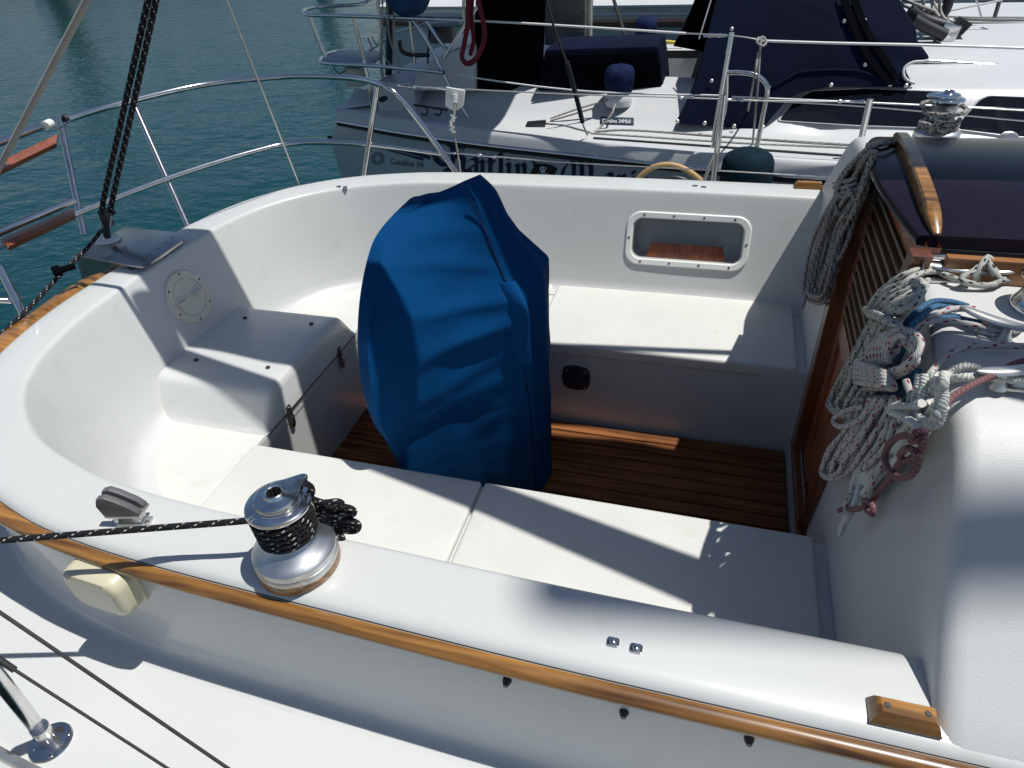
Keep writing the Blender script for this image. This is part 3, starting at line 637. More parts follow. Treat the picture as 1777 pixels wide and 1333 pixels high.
# ================================================================ WHEEL COVER
def piece(tab, z):
    if z <= tab[0][0]: return tab[0][1]
    for (a, p), (b_, q) in zip(tab, tab[1:]):
        if z <= b_: 
            t = (z-a)/(b_-a); return lerp(p, q, t)
    return tab[-1][1]
def mk(lst): return sorted([(V(px,py,y=y).z, V(px,py,y=y)) for px, py, y in lst], key=lambda t: t[0])
NL = mk([(938,850,-.03),(929,712,-.055),(915,608,-.075),(912,560,-.085),(905,520,-.085),(884,480,-.075),(850,395,-.062),(813,314,-.052)])
FL = mk([(949,860,.115),(951,700,.115),(953,560,.115),(952,445,.110),(900,398,.09),(880,370,.08),(861,328,.065),(846,298,.045)])
ZB, ZT = -.346, min(NL[-1][0], FL[-1][0])
WX, WZc, WR = -1.150, .25, .382
cvm = MB(); rows = []; NR = 110
for i in range(NR+1):
    t = i/NR; z = ZB+(ZT-.004-ZB)*t; sm_ = max(0,min(1,(z-.40)/(ZT-.40))); drop = (ZT-.632)*sm_**1.5
    if z < WZc: w_ = WR*math.sqrt(max(0,1-((z-WZc)/WR)**2)) if z > WZc-.20 else None
    else: w_ = WR*math.sqrt(max(.03,1-((z-drop-WZc)/WR)**2))
    if w_ is None:
        k = (z-ZB)/(WZc-.20-ZB); w_ = lerp(.225, WR*math.sqrt(1-(.20/WR)**2), k**.75)
    wx_ = WX+.02
    if z < .05: wx_ += (.05-z)*.10
    pN, pF = piece(NL, z), piece(FL, z); pN = Vector((pN.x,pN.y,z)); pF = Vector((pF.x,pF.y,z))
    zd_ = z-drop; A = Vector((wx_+.012,-w_,zd_)); Bk = Vector((wx_-.03,-w_*.93,zd_)); Bf = Vector((wx_-.03,w_*.93,zd_)); D = Vector((wx_+.012,w_,zd_))
    row = []
    for (a, b_, n, bul) in ((Bk,A,4,.0),(A,pN,34,1),(pN,pF,16,2),(pF,D,14,1),(D,Bf,3,0),(Bf,Bk,8,0)):
        nrm = Vector((b_.y-a.y, -(b_.x-a.x), 0)); nrm = nrm.normalized() if nrm.length > 1e-6 else Vector((1,0,0))
        for k in range(n):
            s = k/n; p = lerp(a, b_, s); e = math.sin(PI*s)
            if bul == 1:
                wr = 0.
                # creases fanning out of the tie point on the ridge, and loose vertical folds below
                for (zc, amp, wd, sl_) in ((.50,.012,.020,.10),(.42,.014,.022,.02),(.36,.018,.026,-.07),(.27,.012,.03,-.14),(.19,.009,.03,-.10),(.10,.008,.05,-.2),(.60,.010,.02,.06)):
                    zz = z-(zc+sl_*(1-s)); wr += amp*math.exp(-(zz/wd)**2)*(.25+.75*s)*(1 if zc != .36 else 1.2)
                fold = .004*math.sin(20*s+3*noise.noise(p*2.))*max(0, (.18-z)/.5)*e
                nz = noise.noise(Vector((p.x*7,p.y*7,z*11)))*.006+noise.noise(Vector((p.x*16,p.y*16,z*22+5)))*.0018
                p = p+nrm*(-.016*e+((wr*.72-.012)*e**.7+fold+nz*e**.5)*(1 if z > .12 else max(.35,1-(.12-z)*2.5)))
            elif bul == 2:
                fold = .006*math.sin(13*s+4*noise.noise(Vector((z*2,0,3))))*e
                p = p+nrm*(.020*e+fold+noise.noise(Vector((p.y*14,z*9,1)))*.006)
            row.append(p)
    if i > NR-7:
        q_ = (i-(NR-7))/7; cn = sum(row, Vector())/len(row); row = [Vector((lerp(p.x,cn.x,.16*q_**2), lerp(p.y,cn.y,.20*q_**2), p.z)) for p in row]
    rows.append(row)
cvm.grid(rows, close_u=True)
n = len(rows[-1]); cen = sum(rows[-1], Vector())/n+Vector((.02,0,.010)); cvm.grid([rows[-1], [lerp(p,cen,.5)+Vector((0,0,.004)) for p in rows[-1]], [lerp(p,cen,.97) for p in rows[-1]]], close_u=True)
cover = cvm.build('wheel_cover', M['blue'], None, 65, loc=(-.95,0,-.346))
tag(cover, 'blue canvas cover over the steering wheel and pedestal in the middle of the cockpit', 'wheel cover')
# seam bead along the ridge and the gathered flap at its bend
sm = MB(); sm.tube([piece(NL, ZB+(ZT-.03-ZB)*k/60)+Vector((-.014,-.007,0)) for k in range(61)], .0022, 6); sm.build('ridge_seam', M['navy2'], cover)
fp = MB(); rows = []
for k in range(15):
    t = k/14; p = piece(NL, lerp(.20,.47,t)); e = math.sin(PI*t)**.7
    rows.append([p+Vector((-.055+.002*math.sin(k*2.1), -.010-.004*e, 0)), p+Vector((-.02,-.017-.006*e,.002)), p+Vector((.004+.012*e*math.exp(-((t-.72)/.2)**2)*2,-.014*(.6+e*.4)-.010*math.exp(-((t-.8)/.14)**2),.003)), p+Vector((.012,.004,0))])
fp.grid(rows); flap = fp.build('gathered_flap', M['blue'], cover, 70)
so2 = flap.modifiers.new('s', 'SOLIDIFY'); so2.thickness = .003; sb2 = flap.modifiers.new('ss', 'SUBSURF'); sb2.levels = 1; sb2.render_levels = 2
# ================================================================ ROPES
ROPES = 0
def rope(strands, mt, r, label, name='rope', k=10, strandn=0, n=8, cat='rope', group=None, pitch=.020):
    mb = MB()
    for st in strands:
        rr = r
        if isinstance(st, tuple) and len(st) == 2 and isinstance(st[1], float): st, rr = st
        P = [Vector(p) for p in st]
        mb.tube(even(cr(P, k), .0016 if strandn else .006), rr, n if not strandn else 12, strands=strandn, pitch=pitch)
    o = mb.build(name, mt, None, 80); tag(o, label, cat, group); return o
def X(lst): return [V(px,py,x=x) for px, py, x in lst]
def Z(lst): return [V(px,py,z=z) for px, py, z in lst]
def hank(left, right, n, x0, dx, seed, jit=.10, top=None, bottom=14, bend=.03):
    """elongated loops hanging between two image-traced border lines on a bulkhead plane"""
    rnd = random.Random(seed); out = []
    Lc = left; Rc = right; m = len(Lc)
    def pt(w_, s, x):
        i = s*(m-1); a = min(int(i), m-2); f = i-a
        l = (lerp(Lc[a][0],Lc[a+1][0],f), lerp(Lc[a][1],Lc[a+1][1],f)); q = (lerp(Rc[a][0],Rc[a+1][0],f), lerp(Rc[a][1],Rc[a+1][1],f))
        return V(lerp(l[0],q[0],w_), lerp(l[1],q[1],w_), x=x)
    for k in range(n):
        w0 = .52*(k+.3)/n+rnd.uniform(-.02,.02); w1 = 1-w0*.92+rnd.uniform(-.05,.02); x = x0+rnd.uniform(-dx, dx)*1.3; xb = x+rnd.uniform(-dx,dx); e = -.16*k/n+rnd.uniform(-.03,.01)
        d0 = [rnd.uniform(-jit,jit)*.45 for _ in range(6)]; P = []
        for i in range(6): P.append(pt(w0+d0[i]*(i > 0), (1+e)*i/6, lerp(x,xb,i/6)))
        P.append(pt(w0+(w1-w0)*.12, (1+e)*.97, xb)); P.append(pt((w0+w1)/2, min(1.0,(1+e)*1.0), xb-.004)); P.append(pt(w1-(w1-w0)*.12, (1+e)*.97, xb))
        for i in range(5, -1, -1): P.append(pt(w1+d0[5-i]*.8, (1+e)*i/6, lerp(x,xb,i/6)+rnd.uniform(-dx,dx)*.4))
        out.append(P)
    return out
def wraps(a, b_, n, x0, seed, thick=.016, tilt=6):
    """turns round the neck of a hank; a, b_ are (px,py) ends of the band's left and right borders (top, bottom)"""
    rnd = random.Random(seed); out = []; P = []
    for k in range(n*12+1):
        t = k/(n*12); ph = 2*PI*k/12
        l = (lerp(a[0][0],a[1][0],t), lerp(a[0][1],a[1][1],t)); q = (lerp(b_[0][0],b_[1][0],t), lerp(b_[0][1],b_[1][1],t))
        s = .5-.5*math.cos(ph); P.append(V(lerp(l[0],q[0],s)+rnd.uniform(-1,1), lerp(l[1],q[1],s)+rnd.uniform(-.8,.8)+tilt*math.sin(ph), x=x0-thick*math.sin(ph)))
    return [P]
XB = .0
# far coil hanging down the bulkhead
st = hank([(1508,262),(1462,325),(1424,372),(1408,440),(1391,492),(1392,520)], [(1520,262),(1502,345),(1478,395),(1458,450),(1444,500),(1432,532)], 13, .004, .014, 3, .16)
st += wraps([(1446,316),(1452,344)], [(1492,300),(1490,332)], 3, .004, 5, .022, 3)
st += [X([(1600,252,.16),(1560,243,.09),(1535,247,.05),(1505,262,.02),(1470,292,.0),(1452,322,-.01),(1462,342,-.02),(1486,330,-.012)]), X([(1560,247,.10),(1525,255,.03),(1490,280,.004),(1466,306,-.01),(1478,335,-.02),(1490,360,-.01)]),
       X([(1500,318,-.02),(1486,352,-.018),(1474,378,-.012),(1468,372,-.02),(1462,382,-.008),(1468,392,-.0)]), X([(1400,505,-.006),(1397,520,-.008),(1392,535,-.006)])]
for j in range(6):
    st.append(X([(1562-5*j,246+1.2*j,.07), (1530-6*j,250+3*j,.02), (1500-6*j,262+6*j,-.004-.002*j), (1474-3*j,292+5*j,-.012-.002*j), (1455-1*j,322+5*j,-.012), (1446+2*j,352+4*j,-.008)]))
rope(st, R_['gw'], .0052, 'grey rope coil flecked with black, hanging on the bulkhead beyond the companionway', 'rope_coil', cat='rope coil')
# small knotted cord beside it
rope([X([(1482,355,.0),(1478,372,-.002),(1471,380,-.012),(1464,388,-.004),(1470,394,-.012),(1476,386,-.016),(1468,380,-.008),(1467,398,0),(1465,418,0),(1464,424,0)])], R_['bk'], .0036, 'small dark knotted cord between the far grey coil and the wooden door frame', 'knotted_cord', cat='cord')
# first near coil, white with black flecks, made fast to the cleat farthest back
zc_ = .672
st = hank([(1516,548),(1494,590),(1470,630),(1446,668),(1437,700),(1447,722)], [(1566,556),(1552,600),(1540,650),(1518,700),(1496,715),(1480,726)], 9, .006, .012, 11, .12)
st += hank([(1500,612),(1490,660),(1472,720),(1470,760),(1480,776)], [(1535,612),(1530,660),(1520,720),(1510,765),(1500,784)], 4, .012, .006, 17, .12)
st += wraps([(1500,536),(1512,552)], [(1556,560),(1566,572)], 3, -.006, 12, .020, -2)
for j, (dx_, dy_) in enumerate(((0,0),(7,7),(14,12),(20,19),(28,26))):
    st.append([V(1518+dx_,552+dy_*.2,x=-.012), V(1512+dx_,528+dy_,x=-.018), V(1530+dx_,508+dy_,x=-.012), V(1560+dx_*.8,494+dy_*.9,x=.006), V(1592-dx_*.1,486+dy_*.9,x=.02), V(1602-dx_*.3,494+dy_,x=.02), V(1590-dx_*.4,512+dy_*.7,x=.002), V(1566,526+dy_*.5,x=-.010), V(1545,535+dy_*.4,x=-.016), V(1530,548,x=-.006)])
st += [[V(1506,548,x=-.01), V(1516,520,x=-.012), V(1545,492,x=.0), V(1580,472,x=.025), V(1625,462,z=.688), V(1665,458,z=.694), V(1700,456,z=.698), V(1716,450,z=.708), V(1728,474,z=.694), V(1733,488,z=.684), V(1712,496,z=.678), V(1680,491,z=.684), V(1668,483,z=.69), V(1690,470,z=.70), V(1712,452,z=.712), V(1722,470,z=.70), V(1738,486,z=.684), V(1742,480,z=.682), V(1730,472,z=.68)],
       [V(1560,500,x=.0), V(1585,480,x=.02), V(1620,471,z=.684), V(1655,483,z=.684), V(1690,494,z=.68), V(1725,494,z=.68), V(1740,486,z=.68), V(1765,490,z=.672), V(1800,498,z=.668)],
       [V(1690,480,z=.69), V(1702,462,z=.708), V(1714,446,z=.716), V(1726,462,z=.702), V(1731,476,z=.69)],
       [V(1610,486,z=.68), V(1602,505,x=.02), V(1590,525,x=.0), V(1566,538,x=-.016), V(1548,536,x=-.02)]]
rope(st, R_['bw'], .0056, 'white rope coil with black flecks hung from the cleat nearest the smoked hatch', 'rope_coil', cat='rope coil')
# blue line on the middle cleat
st = [[V(1760,566,z=.672), V(1700,560,z=.676), V(1660,552,z=.678), V(1640,552,z=.68), V(1610,556,z=.682), V(1585,575,x=.012), V(1570,600,x=.0), V(1556,630,x=.004)],
      [V(1680,532,z=.684), V(1650,524,z=.688), V(1618,524,z=.69), V(1592,540,x=.02), V(1572,562,x=.004), V(1556,585,x=.0), V(1545,610,x=.004)],
      [V(1660,538,z=.684), V(1625,532,z=.688), V(1600,548,x=.018), V(1576,572,x=.0), V(1562,594,x=-.004)]]
st += hank([(1556,640),(1540,690),(1518,730),(1502,770),(1494,800)], [(1596,640),(1580,690),(1556,730),(1530,770),(1512,812)], 7, .018, .007, 23, .2)
rope(st, R_['bl'], .0055, 'blue rope led from the middle cleat, bunched behind the red-flecked coil', 'rope_coil', cat='rope coil')
# white rope with red flecks
st = hank([(1496,690),(1478,728),(1452,765),(1430,795),(1424,820),(1434,834)], [(1552,690),(1532,735),(1512,770),(1488,800),(1470,822),(1456,830)], 9, -.008, .010, 31, .12)
st += hank([(1530,700),(1540,735),(1520,770),(1498,800),(1486,815)], [(1566,690),(1556,735),(1540,780),(1514,806),(1494,822)], 3, -.002, .006, 37, .12)
st += wraps([(1486,628),(1484,672)], [(1546,650),(1552,676)], 5, -.022, 33, .022, -2)
for j in range(7):
    a = j*1.0
    st.append([V(1512+5*j,636-1*j,x=-.028), V(1506+6*j,616-2*j,x=-.034), V(1520+7*j,592-1.5*j+2*math.sin(a*2),x=-.030), V(1550+5*j,575+5*j,x=-.022+.002*j), V(1582+1.5*j,576+8*j,x=-.012), V(1598-3*j,596+7*j,x=-.010), V(1586-3*j,622+4*j,x=-.018), V(1560-3*j,640+3*j,x=-.026), V(1532,646+2*j,x=-.030)])
st += [[V(1555,610,x=-.02), V(1562,585,x=-.008), V(1586,562,x=.012), V(1615,550,z=.686), V(1650,537,z=.690), V(1690,536,z=.688)],
       [V(1545,620,x=-.026), V(1558,592,x=-.012), V(1590,566,x=.012), V(1628,557,z=.684), V(1680,563,z=.680), V(1730,573,z=.676), V(1762,574,z=.675), V(1775,566,z=.674)],
       [V(1800,602,z=.676), V(1740,600,z=.676), V(1690,601,z=.678), V(1655,610,z=.680), V(1628,632,x=.030), V(1612,652,x=.012)],
       [V(1572,660,x=-.02), V(1580,690,x=-.014), V(1570,715,x=-.008), V(1555,735,x=-.002)],
       [V(1500,706,x=-.018), V(1470,712,x=-.03), V(1447,728,x=-.034), V(1455,740,x=-.034), V(1480,736,x=-.03), V(1505,716,x=-.024), V(1525,690,x=-.02)],
       [V(1540,790,x=-.01), V(1526,815,x=-.012), V(1512,845,x=-.012), V(1504,862,x=-.012)], [V(1478,858,x=-.018), V(1468,880,x=-.022), V(1471,892,x=-.022), V(1480,882,x=-.014)]]
rope(st, R_['rw'], .0055, 'white rope coil with red flecks, knotted in a bunch and hung from the middle cleat', 'rope_coil', cat='rope coil')
# twisted white rope
st = [[V(1850,664,z=.676), V(1777,661,z=.678), V(1720,655,z=.680), V(1670,655,z=.682), V(1642,663,x=.040), V(1630,690,x=.012), V(1620,715,x=-.004)],
      [V(1700,638,z=.684), V(1672,636,z=.684), V(1645,650,x=.040), V(1634,668,x=.02), V(1628,690,x=.006)]]
st += hank([(1596,650),(1590,690),(1586,730)], [(1640,650),(1640,690),(1628,742)], 4, -.006, .010, 43, .15)
st += hank([(1600,690),(1560,728),(1520,765),(1492,800),(1478,840),(1480,864)], [(1640,706),(1612,745),(1572,790),(1536,815),(1512,845),(1492,868)], 8, .002, .010, 41, .14)
st += [[V(1592,740,x=-.03), V(1566,722,x=-.03), V(1546,714,x=-.03), V(1552,706,x=-.03), V(1580,706,x=-.024), V(1600,700,x=-.02)], [V(1494,840,x=-.008), V(1488,862,x=-.012), V(1478,888,x=-.014), V(1466,905,x=-.014), V(1458,926,x=-.012)]]
rope(st, R_['wt'], .0062, 'twisted plain white rope coil at the near end of the cabin top', 'rope_coil', strandn=3, cat='rope coil')
# pink line
st = [[V(1850,634,z=.684), V(1777,641,z=.684), V(1740,646,z=.690), V(1715,655,z=.690), V(1680,672,x=.046), V(1650,692,x=.02), V(1620,730,x=-.01), V(1605,750,x=-.02)],
      [V(1800,620,z=.690), V(1760,632,z=.690), V(1730,650,z=.686), V(1705,660,z=.690)],
      [V(1605,748,x=-.03), V(1596,766,x=-.04), V(1570,756,x=-.036), V(1548,765,x=-.034), V(1536,790,x=-.03), V(1542,815,x=-.03), V(1560,829,x=-.03), V(1582,824,x=-.03), V(1593,803,x=-.03), V(1588,784,x=-.036), V(1574,778,x=-.044), V(1562,790,x=-.04), V(1570,800,x=-.034), V(1588,794,x=-.03), V(1600,775,x=-.03), V(1603,752,x=-.036), V(1590,750,x=-.044), V(1582,768,x=-.044)],
      [V(1566,796,x=-.03), V(1548,822,x=-.024), V(1530,848,x=-.02), V(1512,872,x=-.02), V(1504,884,x=-.026), V(1514,892,x=-.03), V(1514,878,x=-.034), V(1502,868,x=-.03), V(1498,880,x=-.022), V(1484,884,x=-.02), V(1462,884,x=-.02), V(1456,886,x=-.02)]]
rope(st, R_['pk'], .0050, 'pink rope with an open loop and stopper knot hanging over the near cabin edge', 'rope', cat='rope')
# black flecked sheet on the near winch
WP = Vector((WC.x,WC.y,0)); z0 = WC.z
sheet = []
hx_ = []; turns = 5
for k in range(turns*28+1):
    a = 2*PI*k/28+2.2; hx_.append(WP+Vector((math.cos(a)*(.0445+.003*(k/(turns*28))), math.sin(a)*(.0445+.003*(k/(turns*28))), z0+.078+.0118*k/28)))
pin = V(425,904,z=z0+.092)
end = V(0,938,z=z0+.062); far_ = pin+(end-pin)*1.6
sheet = [[far_, end, lerp(end,pin,.5), pin, hx_[1]*1.0+Vector((0,0,0))], hx_]
tl = lambda L: [V(px,py,y=y) for px, py, y in L]
tail0 = (538,876,-.925)
loops = [[(532,862,-.93),(560,872,-.915),(585,870,-.91),(593,874,-.905),(588,880,-.90),(562,884,-.91),(535,880,-.925)],
         [(535,874,-.928),(565,878,-.905),(600,880,-.895),(614,886,-.89),(610,894,-.885),(585,893,-.90),(540,888,-.92)],
         [(535,884,-.926),(570,890,-.91),(596,892,-.90),(606,890,-.893),(600,884,-.89),(570,884,-.90),(540,878,-.92)],
         [(538,892,-.926),(575,900,-.905),(605,902,-.895),(622,910,-.89),(618,921,-.888),(598,921,-.895),(575,912,-.905),(545,898,-.92)],
         [(545,896,-.92),(575,906,-.90),(600,908,-.892),(612,912,-.888),(606,918,-.89),(580,910,-.90),(550,902,-.915)],
         [(550,905,-.92),(572,918,-.91),(590,928,-.905),(595,938,-.903),(588,944,-.903),(580,936,-.906),(568,922,-.912),(548,906,-.92)],
         [(530,838,-.935),(540,846,-.93),(541,856,-.93),(534,868,-.932),(531,880,-.93)]]
sheet += [(tl(L), .0056) for L in loops]
rope(sheet, R_['bk'], .0060, 'black rope with white flecks wound on the near winch and led aft past the fairlead', 'sheet_rope', cat='rope', n=12)
# mainsheet to the boom: two parts and a tail
blk = V(184,372,z=.47)
def ext(a, b_, k): return a+(b_-a)*k
u1 = V(257,0,y=.20); u2 = V(271,0,y=.21)
c1, c2 = V(178,356,z=.50), V(193,358,z=.50)
ms = [[c1+Vector((0,0,-.02)), c1, ext(c1,u1,.5), ext(c1,u1,1.9)], [c2+Vector((0,0,-.02)), c2, ext(c2,u2,.5), ext(c2,u2,1.9)],
      [V(176,400,z=.44), V(150,432,z=.42), V(100,482,z=.40), V(45,540,z=.37), V(-30,610,z=.33)]]
rope([(s_, .0088 if i < 2 else .0062) for i, s_ in enumerate(ms)], R_['bk'], .0088, 'black white-flecked mainsheet rising from the steel box on the stern', 'mainsheet', cat='rope', n=12)
bk = empty('mainsheet_block', blk, 'black pulley block standing on the steel box at the stern', 'pulley block')
MB().box(V(184,378,z=.455), (.020,.040,.065), None, .009).build('cheek', M['blackp'], bk, 40)
MB().tube([V(178,352,z=.50), V(172,372,z=.47), V(176,396,z=.43)], .0035, 8).tube([V(190,352,z=.50), V(194,376,z=.47), V(192,396,z=.43)], .0035, 8).build('strap', M['steel'], bk)
MB().tube([V(184,398,z=.43), V(186,410,z=.40)], .012, 12).build('swivel', M['blackp'], bk)
# worn white line from the upper left, thin stay
a = V(151,0,y=-.1); b_ = V(0,288,y=-.1); rope([[a+(a-b_)*1.2, a, lerp(a,b_,.5), b_, b_+(b_-a)*.3]], R_['ww'], .0088, 'worn white rope stretched diagonally across the upper left corner', 'rope', cat='rope', n=12)
b_ = V(516,312,z=.38); a = V(393,0,x=b_.x+.10); o = rope([[b_+(b_-a)*.15, b_, a, a+(a-b_)*1.8]], M['cable'], .0036, 'thin wire backstay passing in front of the pushpit', 'backstay', cat='stay')
# hook plate on the lifeline with hanging line
hp = empty('lifeline_bracket', V(790,175,y=1.24), 'white plastic bracket hung on the lifeline above the wheel cover', 'bracket')
P = [(775,150),(808,156),(805,183),(797,189),(793,192),(785,190),(774,183)]
MB().prism([V(px,py,y=1.255) for px, py in P], (0,-.012,0), .003).build('plate', M['white'], hp, 35)
MB().tube([V(790,164,y=1.24), V(789,178,y=1.235)], .012, 12).build('socket', M['white'], hp, 40)
MB().tube([V(790,180,y=1.235), V(788,205,y=1.24)], .0065, 10).build('pin', M['steeld'], hp, 40)
sh = MB()
for k in range(9): c = V(787+random.uniform(-4,4),200+k*3.6,y=1.24); sh.box(c, (.020,.014,.012), Matrix.Rotation(random.uniform(0,3), 3, 'Y'), .003)
sh.build('shackle', M['steel'], hp, 40)
rope([[V(787,228,y=1.24), V(794,265,y=1.24), V(800,305,y=1.22), V(806,350,y=1.2)]], R_['ww'], .0040, 'short worn line hanging from the white bracket on the lifeline', 'rope', cat='rope')
# far cabin-top winch wraps
hx_ = []
for k in range(4*24+1):
    a = 2*PI*k/24; hx_.append(Vector((w2c.x+math.cos(a)*.043, w2c.y+math.sin(a)*.043, w2c.z+.018+.0125*k/24)))
st = [hx_]; hx2 = []
for k in range(1*24+10):
    a = 2*PI*k/24+1; hx2.append(Vector((w2c.x+math.cos(a)*(.044+.0004*k), w2c.y+math.sin(a)*(.044+.0004*k), w2c.z+.082+.022*k/34)))
st += [hx2, [V(1612,230,y=w2c.y-.05), V(1625,215,y=w2c.y-.055), V(1652,205,y=w2c.y-.04)], [V(1595,212,y=w2c.y-.03), V(1625,222,y=w2c.y-.055), V(1652,238,y=w2c.y-.03)], [V(1610,205,y=w2c.y-.02), V(1592,225,y=w2c.y), V(1584,246,y=w2c.y+.02), V(1582,262,y=w2c.y+.03)], [V(1640,250,y=w2c.y-.04), V(1680,254,y=w2c.y-.02), V(1735,252,y=w2c.y), V(1800,258,y=w2c.y)]]
rope(st, R_['gw'], .0058, 'grey rope wound round the winch beyond the smoked hatch', 'rope', cat='rope', n=10)
tbk = MB(); c = V(1748,246,y=w2c.y-.02); tbk.lathe([(0,-.010),(.022,-.010),(.026,-.006),(.017,0),(.026,.006),(.022,.010),(.009,.010),(.009,.006),(.0,.006)], c, (.1,-1,.35), 24); tbk.box(c+Vector((-.01,.01,-.024)), (.07,.03,.014), None, .003)
tbk.build('turning_block', M['alu'], boat, 40)
# ================================================================ NEIGHBOUR'S BOAT
nb_ = empty('neighbour_sailboat', (0,0,0), 'white sailing boat alongside with navy dodger, lettered hull and tubular stern rail', 'sailboat')
RP = [V(px,py,z=0) for px, py in ((584,209),(640,219),(669,225),(753,238),(838,250),(973,265),(1100,279),(1247,293),(1336,302),(1435,309))]
RP = [Vector((p.x,p.y,0)) for p in RP]+[Vector((1.2,2.09,0)), Vector((3,2.35,0)), Vector((5.5,3.2,0)), Vector((6.6,4.2,0))]
RC = even(cr(RP, 10), .06)
def raily(x):
    for a, b_ in zip(RC, RC[1:]):
        if a.x <= x <= b_.x: return lerp(a.y, b_.y, (x-a.x)/max(1e-6, b_.x-a.x))
    return RC[0].y if x < RC[0].x else RC[-1].y
def hy(x, z): return raily(x)+.012+.10*max(0,-z)**1.2*.35
def H(px, py, off=.004):
    y = 2.3
    for _ in range(12): p = V(px,py,y=y); y = .5*y+.5*(hy(p.x,p.z)-off)
    return V(px,py,y=y)
AX = 4.15
def mir(p): return Vector((p.x, 2*AX-p.y, p.z))
hb = MB(); rows = []
ZS = (0,-.012,-.05,-.15,-.30,-.6,-1.0,-1.6)
for p in RC: rows.append([Vector((p.x-(.10*min(1,-z/.15)-.12*max(0,-z-.15) if p.x < -2.6 else 0)*max(0,min(1,(-2.5-p.x)/.5)), p.y+.012+.035*max(0,-z)**1.2+.0, z)) for z in ZS])
st0 = rows[0]
tr_rows = []
for k in range(1, 14):
    t = k/13; tr_rows.append([lerp(q, mir(q), t)+Vector((-.12*math.sin(PI*t)*(1-.3*abs(q.z)), 0, 0)) for q in st0])
hb.grid([r for r in rows[::-1]]+tr_rows)
hb.grid([[mir(q) for q in r] for r in rows])
hb.build('hull', M['nhull'], nb_, 50)
# rub rail and lip
rr = MB(); full = RC
rr.grid([[Vector((p.x,p.y+a,z)) for a, z in ((.010,-.040),(-.006,-.036),(-.008,-.018),(.0,-.014))] for p in full]); rr.build('rub_rail', M['blackp'], nb_, 40)
rs = MB(); rs.grid([[Vector((p.x,p.y+a,z)) for a, z in ((.0,-.014),(-.010,-.010),(-.010,.0),(.0,.006))] for p in full]); rs.build('rail_moulding', M['steel'], nb_, 60)
dkn = MB()
def dsec(p):
    x = p.x; s = max(0,min(1,(x+2.9)/.6)); hgt = .20*s+.08
    if x > -.2: t = min(1,(x+.2)/.4); 
    else: t = 0
    top = lerp(hgt, .335, t); y = p.y
    return [(y,.004),(y+.012,.05),(y+.022,.072),(y+.040,.080),(y+.060,.078),(y+.20,.083),(y+lerp(.28,.34,t),lerp(.10,.088,t)),(y+lerp(.36,.40,t),lerp(.14,.100,t)),(y+lerp(.48,.50,t),lerp(.20*s+.02,.24,t)),(y+.56,top-.018),(y+.60,top-.003),(y+.66,top+.003),(y+.78,top+.006)]
dkn.grid([[Vector((p.x,a,z)) for a, z in dsec(p)] for p in RC if p.x < 5])
dkn.build('deck_moulding', M['nlight'], nb_, 55)
# aft deck, cockpit tub and far side
q0 = RC[0]
ad = MB(); ad.add([(q0.x,q0.y,.072),(q0.x-.10,AX,.072),(q0.x,2*AX-q0.y,.072),(-2.3,2*AX-2.6,.15),(-2.3,AX,.15),(-2.3,q0.y+.1,.15)], [(0,1,4,5),(1,2,3,4)])
ad.build('aft_deck', M['nlight'], nb_, 30)
ct = MB(); ct.box((-1.0,4.0,-.25), (3.4,2.1,.04)); zc4 = V(1190,86,y=4.85).z; ct.box((-1.0,4.95,zc4-.28), (3.4,.30,.56), None, .02); ct.box((-2.55,4.0,.02), (.3,2.1,.5), None, .03); ct.build('cockpit_tub', M['nlight'], nb_, 40)
MB().box((-.4,4.795,V(1190,95,y=4.78).z), (1.6,.012,.06)).build('cockpit_stripe', M['blackp'], nb_, 30)
# seat back shape at the quarter
pl = [V(px,py,y=2.95) for px, py in ((712,158),(722,128),(748,106),(785,88),(822,78),(824,160))]
MB().prism(pl, (0,.25,0), .02).build('quarter_seat', M['nlight'], nb_, 40)
# cabin top with windows
ctp = MB(); rows = []
for i in range(40):
    x = .2+4.6*i/39; y0 = raily(x)+.78; r = []
    for k in range(11):
        t = k/10; y = lerp(y0, AX*2-y0, t); r.append(Vector((x, y, .341+.11*math.sin(PI*t)**.8)))
    rows.append(r)
ctp.grid(rows); ctp.add(rows[0]+[Vector((p.x,p.y,-.2)) for p in rows[0]], [(k,k+1,12+k,11+k) for k in range(10)]); ctp.build('cabin_top', M['nlight'], nb_, 50)
def sidep(px, py, off=.006):
    y = 2.7
    for _ in range(30):
        p = V(px,py,y=y); ds = dsec(Vector((p.x,raily(p.x),0)))[5:11]; ys = ds[0][0]
        for (ya,za),(yb,zb_) in zip(ds, ds[1:]):
            if p.z >= za: ys = lerp(ya, yb, min(1,(p.z-za)/max(1e-5,zb_-za)))
        y = .6*y+.4*(ys-off)
    return V(px,py,y=y)
def surf(px, py, lift=.0):
    d = (V(px,py,y=3.)-CX); t = .55
    for _ in range(900):
        p = CX+d*t; dy_ = dsec(Vector((p.x,raily(p.x),0)))
        if p.y > dy_[2][0]:
            h = dy_[-1][1]
            for (ya,za),(yb,zb_) in zip(dy_[2:], dy_[3:]):
                if ya <= p.y <= yb: h = lerp(za, zb_, (p.y-ya)/max(1e-5,yb-ya)); break
            if p.z <= h+lift: return p
        t += .0012
    return V(px,py,y=2.5)
def rpoly(P, r=5, n=5):
    out = []; m = len(P)
    for i in range(m):
        a, b_, c = Vector(P[i-1]), Vector(P[i]), Vector(P[(i+1) % m]); u = (a-b_).normalized()*min(r,(a-b_).length*.45); w_ = (c-b_).normalized()*min(r,(c-b_).length*.45)
        for k in range(n+1):
            t = k/n; out.append((b_+u*(1-t)**2+w_*t*t))
    return out
